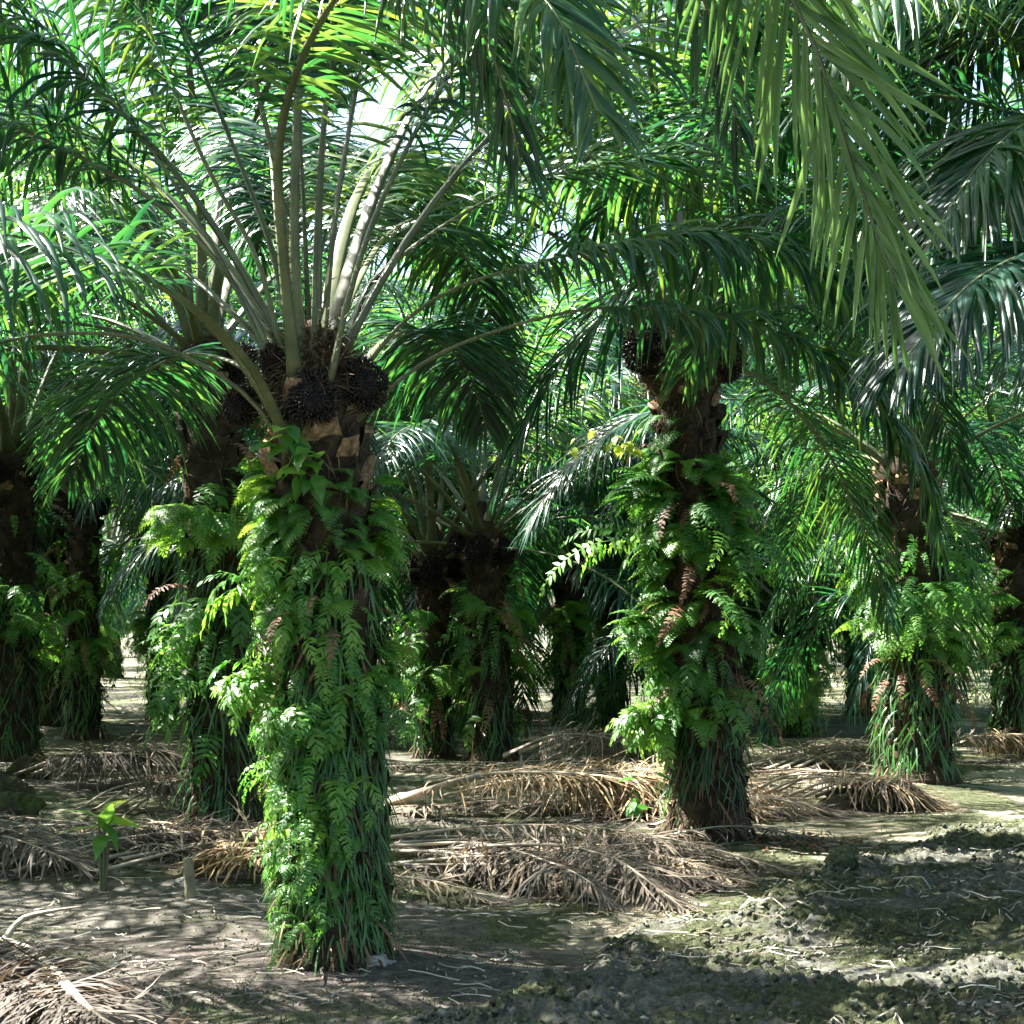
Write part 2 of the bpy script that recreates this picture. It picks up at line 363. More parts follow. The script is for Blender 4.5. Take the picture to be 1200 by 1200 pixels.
# ------------------------------------------------------------------ trunks
def trunk(h, r0, r1, seed, bend=(0, 0), tan=.9, top_cut=True, nst=None):
    r = np.random.default_rng(seed); mb = MB()
    nz_, na = 46, 30
    z = np.linspace(-.12, h, nz_); a = np.linspace(0, 2*PI, na, endpoint=False)
    Z, A = np.meshgrid(z, a, indexing='ij'); k = np.clip(Z/h, 0, 1)
    rad = r0+(r1-r0)*k**.8+.28*r0*np.exp(-np.maximum(Z, 0)/.09)
    rad = rad*(1+.07*np.cos(5*A+Z*14)*np.cos(8*A-Z*9)+.10*(fbm(A*2.2+seed, Z*7, 3)-.5)+.12*(fbm(A*1.1+seed*3, Z*2, 2)-.5))
    cx = bend[0]*k**1.5*h; cy = bend[1]*k**1.5*h
    mb.add(np.stack([cx+rad*np.cos(A), cy+rad*np.sin(A), Z], -1), grid_faces(nz_, na, True), 0)
    ns = nst or int(h*40)
    for i in range(ns):              # leaf-base stubs on the spiral
        zz = .05+(h-.05)*(i+.5)/ns; t = i*2.39996+r.normal(0, .1); kk = zz/h
        R = r0+(r1-r0)*kk**.8
        w = r.uniform(.055, .085)*(.8+.5*kk); hh = r.uniform(.07, .13); o = r.uniform(.03, .075)*(1+.5*(kk > .8))
        fresh = kk > tan and top_cut
        m = 6; u = np.linspace(-1, 1, m)[None]; v = np.linspace(0, 1, m)[:, None]
        jag = 1-.28*r.random(m)[None]*(r.random() < .8)
        xx = R-.03+(o+.03)*(.2+.8*v**1.3)*(1-.45*u**2)+r.normal(0, .004, (m, m))
        yy = w*1.15*u*(1-.4*v)+r.normal(0, .003, (m, m))
        zv = -hh*1.1+2*hh*v*jag+.03*r.normal()*u*v+0*u
        V = np.stack([xx, yy, zv], -1)
        lip = V[-1].copy(); lip[:, 0] = R-.03; lip[:, 2] -= .01
        V = np.concatenate([V.reshape(-1, 3), lip])
        V = V@rotz(t).T+np.array([bend[0]*kk**1.5*h, bend[1]*kk**1.5*h, zz])
        fm = np.zeros((m, m-1), int)
        if fresh and r.random() < .9: fm[r.integers(1, 5):] = 1
        if r.random() < .12: fm[-1:] = 1
        mb.add(V, grid_faces(m+1, m), fm.ravel(), r.random())
    return mb

def fibre_mesh(rad, h, seed, n=420):
    r = np.random.default_rng(seed); mb = MB()
    # dark heart of sheathing leaf bases
    zz = np.linspace(-.15, h, 14); a = np.linspace(0, 2*PI, 22, endpoint=False); Z, A = np.meshgrid(zz, a, indexing='ij')
    R = rad*np.interp(Z, [-.15, .1, h*.5, h], [.62, 1, .72, .2])*(1+.5*(fbm(A*3+seed, Z*9, 4)-.5))
    mb.add(np.stack([R*np.cos(A), R*np.sin(A), Z], -1), grid_faces(14, 22, True), 0, .1)
    t = r.uniform(0, 2*PI, n); z0 = r.uniform(-.1, h*.9, n); R0 = rad*np.interp(z0, [-.15, .1, h*.5, h], [.62, 1, .72, .2])
    c = np.stack([R0*np.cos(t), R0*np.sin(t), z0], -1)
    d = nrm(np.stack([np.cos(t), np.sin(t), r.uniform(-.4, 1.4, n)], -1)+r.normal(0, .4, (n, 3)))
    ll = r.uniform(.06, .2, n); rings = []
    wv = nrm(r.normal(0, 1, (n, 3)))
    for j in range(5):
        hw = .0032*(1-j/5.2); rings.append(np.stack([c-wv*hw, c+wv*hw], 1))
        d = nrm(d+r.normal(0, .35, (n, 3))+np.array([0, 0, -.25])); c = c+d*(ll/4)[:, None]
    Rg = np.stack(rings, 1); FF = grid_faces(5, 2)[None]+(np.arange(n)*10)[:, None, None]
    mb.add(Rg.reshape(-1, 3), FF.reshape(-1, 4), 0, np.repeat(r.uniform(0, 1, n), 10))
    return mb.mesh('crown_fibre', [M_fibre])

def fruit_mesh(seed, n=380):
    r = np.random.default_rng(seed); mb = MB()
    a = np.linspace(0, 2*PI, 14, endpoint=False); p = np.linspace(-PI/2+.02, PI/2-.02, 9); Pp, A = np.meshgrid(p, a, indexing='ij')
    ax = np.array([.155, .135, .175])
    mb.add(np.stack([np.cos(Pp)*np.cos(A), np.cos(Pp)*np.sin(A), np.sin(Pp)], -1)*ax*.8, grid_faces(9, 14, True), 0, .2)
    q = np.array([[0, .0], [.012, .012], [.0145, .026], [.009, .04], [.002, .05]]); b = np.linspace(0, 2*PI, 6, endpoint=False)
    T = np.stack([q[:, :1]*np.cos(b), q[:, :1]*np.sin(b), np.repeat(q[:, 1:], 6, 1)], -1).reshape(-1, 3)
    TT = (T, grid_faces(5, 6, True), np.zeros(24, int), np.full(30, .5))
    k = np.arange(n)+.5; ph = np.arccos(1-2*k/n); th = PI*(1+5**.5)*k
    nn = np.stack([np.cos(th)*np.sin(ph), np.sin(th)*np.sin(ph), np.cos(ph)], -1)
    d = nrm(nn+r.normal(0, .15, nn.shape)); x = nrm(np.cross(d, r.normal(0, 1, d.shape))); y = np.cross(d, x)
    R = np.stack([x, y, d], -1)*r.uniform(.6, .9, (n, 1, 1))
    mb.scatter(TT, R, nn*ax*(.68+.42*fbm(nn[:, 0]*2.2+nn[:, 2]*1.7+seed, nn[:, 1]*2.2+nn[:, 2]+7, 3))[:, None], r.uniform(0, .8, n))
    m = 320; d = nrm(r.normal(0, 1, (m, 3))); o = d*ax*.95; s = nrm(np.cross(d, r.normal(0, 1, d.shape)))*.0018
    tip = o+nrm(d+r.normal(0, .3, d.shape))*r.uniform(.03, .1, (m, 1))
    mb.add(np.stack([o-s, o+s, tip+s*.1, tip-s*.1], 1).reshape(-1, 3), np.arange(m*4).reshape(-1, 4), 1, r.uniform(.1, .9, m*4))
    return mb.mesh('fruit_bunch', [M_fruit, M_fibre])
FRUITS = [fruit_mesh(s) for s in (5, 6)]

# ------------------------------------------------------------------ ferns
def fern_frond_T(kind, seed):
    r = np.random.default_rng(seed); mb = MB()
    if kind == 'sword':
        frond(mb, arch(40, -75, .62, r.uniform(-.1, .1), p=1), n=26, lmax=.062, wl=.019, start=.07, K=9, ns=2, vfold=False, droop=.5, el=(.1, 0), w0=.006, w1=.002, ang=(88, 60), spines=False,
              prof=([0, .1, .5, .85, 1], [.5, .9, 1, .6, .15]), rnd=(.2, .8), rng=r, mats=(0, 0), az=0, flare=0)
    elif kind == 'broad':
        frond(mb, arch(35, -80, .5, r.uniform(-.12, .12), p=.9), n=10, lmax=.125, wl=.032, start=.1, K=8, ns=3, vfold=False, droop=.9, el=(.15, 0), w0=.006, w1=.002, ang=(80, 35), spines=False,
              prof=([0, .2, .6, 1], [.75, 1, .95, .5]), rnd=(.2, .8), rng=r, mats=(0, 0), az=0, flare=0)
    elif kind == 'lacy':
        sub = MB()
        frond(sub, arch(0, -25, 1., 0), n=8, lmax=.30, wl=.15, start=.08, K=4, ns=2, vfold=False, droop=.2, el=(0,), w0=.02, w1=.01, ang=(72, 40), spines=False,
              prof=([0, .2, 1], [1, .9, .3]), rng=r, mats=(0, 0), az=0, flare=0)
        T = sub.arrays()
        pts, L = resample(arch(35, -55, .45, r.uniform(-.1, .1)), 12)
        frond(mb, pts, n=2, lmax=.05, wl=.02, start=.3, K=6, ns=2, vfold=False, droop=.2, el=(0,), w0=.005, w1=.002, spines=False, rng=r, mats=(0, 0), az=0, flare=0)
        Rs = []; Os = []
        tg = nrm(np.gradient(pts, axis=0))
        for i in range(3, 12):
            for sd in (-1, 1):
                ang = math.radians(72-3*i)*sd; t = tg[i]; S = np.array([0, 1., 0]); Uu = np.cross(S, t)*-1
                d = math.cos(ang)*t+math.sin(ang)*S; s2 = -math.sin(ang)*t+math.cos(ang)*S
                l = .19*(1-(i-3)/9.5)
                Rs.append(np.stack([d, s2, np.cross(d, s2)], -1)*l); Os.append(pts[i])
        mb.scatter(T, np.array(Rs), np.array(Os), r.uniform(.3, .8, len(Os)))
    elif kind == 'strap':
        n = 1; ll = r.uniform(.28, .5); ns = 6; c = np.zeros((1, 3)); d = nrm(np.array([[.7, r.normal(0, .35), r.uniform(-.4, .5)]])); rings = []
        for j in range(ns+1):
            hw = .0095*np.interp(j/ns, [0, .15, .6, 1], [.4, 1, .9, .1]); W = np.array([[0, 1., 0]])
            rings.append(np.stack([c-W*hw, c+W*hw], 1)); d = nrm(d+np.array([0, 0, -1.25])*(1 if j < 3 else .4)); c = c+d*ll/ns
        mb.add(np.concatenate(rings, 1).reshape(-1, 3), grid_faces(ns+1, 2), 0, .5)
    return mb.arrays()
FERN = {k: [fern_frond_T(k, s) for s in (1, 2, 3)] for k in ('sword', 'broad', 'lacy', 'strap')}

def hairs(mb, n, h, r0, r1, bend, zr, seed, mat):
    cover(mb, 'strap', n, h, r0, r1, bend, zr, sc=(.25, .6), seed=seed, mat=mat, rnd=(0, .8), tilt=.9)
    cover(mb, 'strap', 260, h, r0, r1, bend, (.0, .16), sc=(.25, .75), seed=seed+50, mat=mat, rnd=(0, .9), tilt=.5, extra=.02)
def trunk_point(h, r0, r1, bend, z, t, extra=0.):
    k = np.clip(z/h, 0, 1); R = r0+(r1-r0)*k**.8+extra
    return np.stack([bend[0]*k**1.5*h+R*np.cos(t), bend[1]*k**1.5*h+R*np.sin(t), z], -1)
def frames(t, tilt, roll, sc):       # rotation: fern's +X points out of the trunk at azimuth t
    K = len(t); R = np.zeros((K, 3, 3))
    ct, st = np.cos(t), np.sin(t); cl, sl = np.cos(tilt), np.sin(tilt); cr, sr = np.cos(roll), np.sin(roll)
    X = np.stack([ct*cl, st*cl, sl], -1); Yv = np.stack([-st, ct, 0*t], -1); Z = np.cross(X, Yv)
    R[:, :, 0] = X; R[:, :, 1] = Yv*cr[:, None]+Z*sr[:, None]; R[:, :, 2] = Z*cr[:, None]-Yv*sr[:, None]
    return R*sc[:, None, None]
def cover(mb, kind, n, h, r0, r1, bend, zr, tr=(0, 2*PI), sc=(.7, 1.2), seed=0, mat=0, rnd=(.15, .85), tilt=.25, clump=0, extra=.0):
    r = np.random.default_rng(seed)
    z = r.uniform(*zr, n); t = r.uniform(*tr, n)
    if clump:
        cz = r.uniform(*zr, clump); ct = r.uniform(*tr, clump); i = r.integers(0, clump, n)
        z = np.clip(cz[i]+r.normal(0, .05, n), zr[0], zr[1]); t = ct[i]+r.normal(0, .45, n)
    for v in range(3):
        m = np.arange(n) % 3 == v
        if not m.any(): continue
        q = FERN[kind][v]; q = (q[0], q[1], np.full(len(q[1]), mat), q[3])
        mb.scatter(q, frames(t[m]+r.normal(0, .25, m.sum()), r.normal(0 if kind == 'strap' else -.4, tilt, m.sum()), r.normal(0, .3, m.sum()), r.uniform(*sc, m.sum())),
                   trunk_point(h, r0, r1, bend, z[m], t[m], extra), r.uniform(*rnd, m.sum()))

def fern_clump(name, label, kind, n, at, az, sc, group, seed, mat=None, cat='fern', spread=.9, tilt=.3):
    r = np.random.default_rng(seed); mb = MB()
    for v in range(3):
        k = len(range(v, n, 3))
        if k: mb.scatter(FERN[kind][v], frames(az+r.normal(0, spread*.6, k), r.normal(.05, tilt, k), r.normal(0, .35, k), sc*r.uniform(.7, 1.1, k)), r.normal(0, .025, (k, 3)), r.uniform(.2, .85, k))
    o = link(name, mb.mesh(name, [mat or M_fern]), None, at)
    return tag(o, label, cat, group)

def leaf_T(w, l):      # ovate pointed leaf with a midrib fold, growing along +X
    s = np.linspace(0, 1, 7); wd = np.array([.05, .72, 1, .92, .66, .32, .02])*w*.5
    z = -.35*l*s**2
    V = np.stack([np.stack([s*l, -wd, z+.12*wd], -1), np.stack([s*l, 0*s, z-.0*wd], -1), np.stack([s*l, wd, z+.12*wd], -1)], 1).reshape(-1, 3)
    return (V, grid_faces(7, 3), np.zeros(12, int), np.full(21, .5))
def vine(name, label, at, pts, seed, nleaf, mat, size=.085, cat='climbing vine'):
    r = np.random.default_rng(seed)
    root = link(name, None, None, at); tag(root, label, cat)
    sb = MB(); lb = MB()
    for pp in pts:
        q, L = resample(pp, 12); T = nrm(np.gradient(q, axis=0)); a = np.linspace(0, 2*PI, 5, endpoint=False)
        x = nrm(np.cross(T, np.array([.3, .2, .9]))); y = np.cross(T, x)
        sb.add(q[:, None]+.003*(np.cos(a)[None, :, None]*x[:, None]+np.sin(a)[None, :, None]*y[:, None]), grid_faces(12, 5, True))
        i = r.uniform(1, 11, nleaf); o = np.stack([np.interp(i, np.arange(12), q[:, k]) for k in range(3)], -1)
        t = -PI/2+r.normal(0, 1.0, nleaf)
        o = o+np.stack([np.cos(t)*.03, np.sin(t)*.03, 0*t+.01], -1)
        lb.scatter(leaf_T(size*.62, size), frames(t, r.normal(-.5, .4, nleaf), r.normal(0, .4, nleaf), r.uniform(.6, 1.25, nleaf)), o, r.uniform(0, 1, nleaf))
    link('stem', sb.mesh('stem', [M_pet]), root); link('leaves', lb.mesh('leaves', [mat], smooth=True), root)
    return root

# ------------------------------------------------------------------ palms
def near_dir(a, *dirs):      # is azimuth a within a window (centre, half width) of any of dirs
    return any(abs((a-c+PI) % (2*PI)-PI) < w for c, w in dirs)
def palm_root(x, y, label, group=None, rz=0.):
    o = link('oil_palm', None, None, (x, y, gz(x, y)), (0, 0, rz)); tag(o, label, 'palm tree', group or 'oil palms standing in rows'); return o
def add_fronds(root, top, n, seed, var, sc=1., skip=None, e0=0, e1=12, phase=0.):
    r = np.random.default_rng(seed)
    for i in range(n):
        k = min(11, int(e0+(e1-e0)*(i+.5)/n)); a = phase+i*2.39996+r.normal(0, .12)
        s = sc*r.uniform(.86, 1.1)
        if skip and skip(a % (2*PI), k): continue
        o = link('frond', var[k], root, (top[0]+math.cos(a)*.12, top[1]+math.sin(a)*.12, top[2]-.4*i/n), (r.normal(0, .06), r.normal(0, .05), a), s)
def crown_bits(root, top, nb, seed, rad=.24, az=None):
    r = np.random.default_rng(seed)
    link('crown_fibre', fibre_mesh(rad, .55, seed), root, (top[0], top[1], top[2]-.38))
    for i in range(nb):
        a = az[i] if az else i*2*PI/nb+r.normal(0, .3)
        link('fruit_bunch', FRUITS[i % 2], root, (top[0]+math.cos(a)*(rad+.03), top[1]+math.sin(a)*(rad+.03), top[2]-.36+r.normal(0, .05)), (r.normal(0, .3), r.normal(0, .3), a), r.uniform(.85, 1.1))

def mid_palm(bx, by, label, h, r0, r1, seed, fern=1., lean=(0, 0), var=None, nf=27, phase=0., nb=4, csc=1., skip=None):
    g = G(bx, by); root = palm_root(g[0], g[1], label)
    link('trunk', trunk(h, r0, r1, seed, lean).mesh('trunk', [M_bark, M_cut]), root)
    top = (lean[0]*h, lean[1]*h, h+.3)
    crown_bits(root, top, nb, seed, rad=r1+.03)
    add_fronds(root, top, nf, seed, var or VAR_M, sc=csc, e1=10.8, phase=phase, skip=skip or (lambda a, k: (near_dir(a, (4.71, .7)) and k > 6) or (near_dir(a, (0, .6)) and k > 7)))
    mb = MB(); a = (h, r0, r1, lean)
    cover(mb, 'strap', int(650*fern), *a, (.15, h*.62), seed=seed, mat=1, sc=(.6, 1.1))
    cover(mb, 'sword', int(70*fern), *a, (h*.3, h*.85), seed=seed+1, clump=10, sc=(.6, 1.1))
    cover(mb, 'lacy', int(40*fern), *a, (h*.3, h*.8), seed=seed+2, clump=6, rnd=(.5, 1))
    cover(mb, 'broad', int(30*fern), *a, (h*.2, h*.75), seed=seed+3, clump=8)
    hairs(mb, 400, *a, (.3, h), seed+4, 2); cover(mb, 'sword', 16, *a, (.5, h*.9), seed=seed+6, mat=3, clump=8)
    f = link('fern_cover', mb.mesh('fern_cover', [M_fern, M_strap, M_fibre, M_brownleaf]), root); f['kind'] = 'stuff'
    return root, top

ROOTS = {}
# front palm -------------------------------------------------------
def front_palm():
    g = G(392, 1130); x0, y0 = g[0], g[1]
    root = palm_root(x0, y0, 'large fern-shagged oil palm nearest the viewer with black fruit bunches under the crown')
    ROOTS['front'] = (root, (-.1, 0, 2.95)); zb = gz(x0, y0); h, r0, r1 = 2.72, .235, .215; lean = (-.028, 0)
    link('trunk', trunk(h, r0, r1, 5, lean, tan=.83, nst=120).mesh('trunk', [M_bark, M_cut]), root)
    cx, cy, ct = x0-.028*h-.02, y0, zb+h
    loc = lambda p: np.array(p)-np.array([x0, y0, zb])
    link('crown_fibre', fibre_mesh(.225, .42, 3, 2600), root, loc((cx, cy, ct-.05)))
    for (px, py, d, s) in ((283, 476, -.12, .9), (322, 428, -.16, .85), (368, 466, -.30, 1.15), (428, 452, -.16, 1.08), (350, 440, .2, 1)):
        p = P(px, py, y0+d*.8); link('fruit_bunch', FRUITS[int(px) % 2], root, loc(p), (random.uniform(-.5, .5), random.uniform(-.5, .5), random.uniform(0, 6)), (s*.62, s*.57, s*.66))
    specs = [   # control points (photo column, photo row, metres nearer(-)/farther(+) than the trunk)
      dict(p=[(305, 480, -.15), (258, 440, -.2), (180, 402, -.2), (100, 390, -.2), (0, 402, -.2), (-150, 460, -.15), (-330, 600, -.1), (-430, 780, 0)], w0=.085),
      dict(p=[(330, 505, -.22), (300, 440, -.45), (255, 385, -.8), (190, 335, -1.2), (110, 300, -1.6), (0, 275, -2.0), (-170, 290, -2.5), (-350, 390, -2.8), (-480, 560, -3.0)], w0=.1),
      dict(p=[(318, 480, -.2), (270, 410, -.3), (210, 350, -.5), (130, 312, -.7), (40, 285, -.9), (-120, 290, -1.1), (-330, 380, -1.3), (-450, 560, -1.4)], w0=.09),
      dict(p=[(318, 415, -.08), (285, 350, -.02), (235, 285, .05), (150, 215, .1), (0, 140, .05), (-200, 60, -.3), (-420, 50, -.7), (-620, 150, -1.1)], w0=.1),
      dict(p=[(330, 410, -.12), (300, 300, -.15), (240, 190, -.2), (160, 0, -.2), (90, -170, -.2), (0, -330, -.3), (-160, -460, -.4), (-380, -460, -.5)], w0=.1),
      dict(p=[(338, 380, .1), (315, 280, .15), (265, 150, .2), (205, 0, .3), (150, -160, .5), (60, -330, .8), (-80, -420, 1.1), (-240, -400, 1.4)], w0=.085),
      dict(p=[(305, 400, .1), (270, 365, .2), (215, 318, .5), (140, 290, 1.0), (40, 300, 1.6), (-60, 360, 2.2), (-150, 460, 2.6)], w0=.09),
      dict(p=[(352, 390, .05), (328, 220, .0), (290, 60, -.05), (262, -60, -.1), (220, -260, -.2), (160, -430, -.4), (60, -540, -.7), (-80, -560, -1.0)], w0=.09),
      dict(p=[(345, 425, -.25), (332, 300, -.4), (326, 190, -.6), (342, 100, -.85), (385, 10, -1.2), (450, -55, -1.7), (540, -70, -2.2), (640, 0, -2.6), (700, 130, -2.85)], w0=.1),
      dict(p=[(362, 380, .1), (354, 200, .1), (345, 0, .15), (330, -200, .2), (310, -400, .2), (290, -580, .1)], w0=.08, start=1.3),
      dict(p=[(372, 380, .05), (376, 200, .1), (388, 60, .2), (402, -100, .3), (430, -300, .5), (480, -470, .8), (570, -560, 1.1)], w0=.085),
      dict(p=[(368, 400, -.1), (372, 250, -.1), (384, 110, -.15), (412, 0, -.15), (460, -180, -.2), (540, -360, -.3), (680, -450, -.3), (850, -420, -.3)], w0=.1),
      dict(p=[(388, 440, -.22), (408, 350, -.25), (445, 240, -.25), (512, 110, -.2), (600, -20, -.1), (720, -140, .1), (880, -190, .3), (1050, -140, .6)], w0=.125),
      dict(p=[(402, 420, .02), (428, 340, .1), (470, 300, .2), (540, 252, .4), (640, 205, .8), (760, 190, 1.3), (880, 230, 1.8), (960, 330, 2.1)], w0=.09),
      dict(p=[(425, 435, -.1), (475, 375, -.1), (540, 335, -.1), (630, 308, -.1), (720, 286, -.1), (820, 272, 0), (920, 292, .1), (1010, 360, .1), (1070, 470, .1)], w0=.075, droop=2.2, start=.85, lmax=.5),
      dict(p=[(440, 470, -.1), (505, 420, -.15), (590, 385, -.2), (690, 362, -.2), (790, 362, -.2), (900, 385, -.1), (1000, 440, 0), (1075, 540, .1), (1105, 650, .1)], w0=.07, droop=2.2, start=1.25, lmax=.42),
      dict(p=[(312, 412, -.05), (262, 310, 0), (180, 180, 0), (70, 50, .05), (-80, -70, .1), (-300, -120, .1), (-520, -30, .1)], w0=.09),
      dict(p=[(350, 400, -.12), (345, 250, -.2), (352, 90, -.3), (372, -90, -.4), (400, -280, -.6), (440, -430, -1.0), (500, -500, -1.5)], w0=.1),
      dict(p=[(378, 400, -.05), (392, 260, 0), (418, 100, .1), (450, -60, .2), (510, -230, .4), (610, -360, .7), (740, -380, 1.0)], w0=.09),
      dict(p=[(340, 400, .12), (345, 240, .25), (350, 60, .4), (350, -130, .7), (340, -320, 1.1), (320, -440, 1.7), (300, -450, 2.4)], w0=.08),
      dict(p=[(345, 420, .25), (330, 300, .8), (320, 200, 1.5), (315, 150, 2.3), (310, 190, 3.2), (305, 300, 3.9)], w0=.09),
      dict(p=[(385, 420, .25), (420, 330, .7), (460, 270, 1.3), (510, 260, 2.1), (560, 330, 2.9), (590, 430, 3.3)], w0=.09),
      dict(p=[(310, 450, .2), (260, 420, .6), (200, 420, 1.3), (130, 470, 2.1), (80, 560, 2.6)], w0=.09),
      dict(p=[(400, 470, .2), (450, 400, .7), (500, 390, 1.5), (545, 430, 2.3), (570, 500, 2.8)], w0=.09),
    ]
    rr = np.random.default_rng(77)
    for i, s in enumerate(specs):
        a0, b0, c0 = s['p'][0]
        pts = [P(a, b, y0+c) for a, b, c in [(a0*.45+362*.55, b0+46, c0*.45)]+s['p']]
        pts = [loc(p) for p in pts]
        mb = MB()
        frond(mb, pts, n=125, lmax=s.get('lmax', .7), wl=.03, start=s.get('start', 1.2)+.22, K=36, ns=6, droop=s.get('droop', 1.5), w0=s['w0']*.66, w1=.010, rng=rr, rnd=(.15, .85), flare=.11)
        link('frond', mb.mesh('frond', [M_leaf, M_pet]), root)
    # fern cover of the trunk
    a = (h, r0, r1, lean); mb = MB(); r = np.random.default_rng(4)
    cover(mb, 'strap', 2300, *a, (.12, 1.35), seed=1, mat=1, sc=(.3, .7), extra=.02)
    cover(mb, 'broad', 90, *a, (.25, 1.3), tr=(-PI*1.1, -1.25), seed=48, sc=(.2, .42), clump=26, rnd=(.2, .9)); cover(mb, 'lacy', 40, *a, (.3, 1.3), tr=(-PI*1.1, -1.), seed=49, sc=(.2, .4), clump=20)
    cover(mb, 'strap', 500, *a, (1.3, 2.0), seed=2, mat=1, sc=(.5, .9))
    cover(mb, 'broad', 110, *a, (.6, 2.1), tr=(-PI*1.1, -1.0), seed=3, sc=(.28, .55), clump=26, rnd=(.3, 1))
    cover(mb, 'lacy', 50, *a, (1.7, 2.3), tr=(PI*.9, PI*1.4), seed=5, sc=(.3, .55), rnd=(.5, 1), clump=6)
    cover(mb, 'lacy', 40, *a, (1.4, 2.2), tr=(-.6, .5), seed=6, sc=(.35, .6), rnd=(.5, 1), clump=5)
    cover(mb, 'sword', 40, *a, (.5, 1.7), tr=(-PI, 0.2), seed=7, sc=(.4, .7), clump=9)
    hairs(mb, 900, *a, (.3, 2.68), 31, 2)
    cover(mb, 'lacy', 85, *a, (1.5, 2.4), tr=(-PI*1.1, -.9), seed=41, sc=(.25, .5), clump=14, rnd=(.1, .7))
    cover(mb, 'sword', 26, *a, (.4, 2.3), seed=42, sc=(.3, .7), mat=3, clump=12); cover(mb, 'strap', 260, *a, (.1, 1.6), seed=43, sc=(.4, .9), mat=3)
    cover(mb, 'sword', 50, *a, (1.0, 2.3), seed=44, sc=(.3, .6), clump=10, rnd=(0, .6))
    f = link('fern_cover', mb.mesh('fern_cover', [M_fern, M_strap, M_fibre, M_brownleaf]), root); f['kind'] = 'stuff'
    # single plants on it
    gr = 'ferns rooted on the front palm trunk'
    def on(px, py, d=-.26): return P(px, py, y0+d)
    fern_clump('fern', 'pale sunlit broad-leaflet fern bulging from the left side of the front palm trunk', 'broad', 26, on(318, 800, -.12), -PI*.75, .62, gr, 1)
    fern_clump('fern', 'bright sunlit fern tuft below the pale one on the front trunk', 'broad', 22, on(345, 840), -PI*.6, .5, gr, 2)
    fern_clump('fern', 'bluish fern drooping over the middle of the front trunk skirt', 'sword', 10, on(365, 990, -.3), -PI*.6, .5, gr, 3)
    fern_clump('fern', 'small feathery fern near the foot of the front trunk', 'sword', 8, on(352, 1085, -.27), -PI*.65, .42, gr, 4)
    fern_clump('fern', 'dusky blue-green fern spreading under the mossy cushion on the front trunk', 'broad', 12, on(325, 665, -.2), -PI*.6, .42, gr, 5)
    fern_clump('fern', 'single upright little fern leaf on bare bark of the front trunk', 'sword', 2, on(378, 650, -.2), -PI*.35, .32, gr, 6, tilt=.6)
    fern_clump('fern', 'light green fern spraying out from the right edge of the front trunk', 'sword', 14, on(425, 640, -.05), -.2, .55, gr, 7)
    fern_clump('fern', 'long leafy fern stems reaching left from the front trunk across the dark trunk behind', 'broad', 6, on(300, 690, -.05), -PI*.93, .75, gr, 8, spread=.35)
    fern_clump('fern', 'fern hanging in the shade low on the right flank of the front trunk', 'broad', 14, on(425, 800, -.15), -.6, .45, gr, 9)
    v = on(345, 530, -.25)
    vine('climbing_vine', 'heart-leaved creeper draped over the cut leaf bases of the front palm', v,
         [np.array([[-.05, .02, .0], [.03, -.05, .03], [.12, -.07, -.03], [.19, -.06, -.1]]), np.array([[-.03, 0, -.02], [.02, -.05, -.08], [.09, -.06, -.12], [.13, -.05, -.2]]), np.array([[-.06, 0, 0], [-.02, -.03, .08], [-.04, -.05, .12]])], 3, 9, M_vine, .135)
    return root
front_palm()

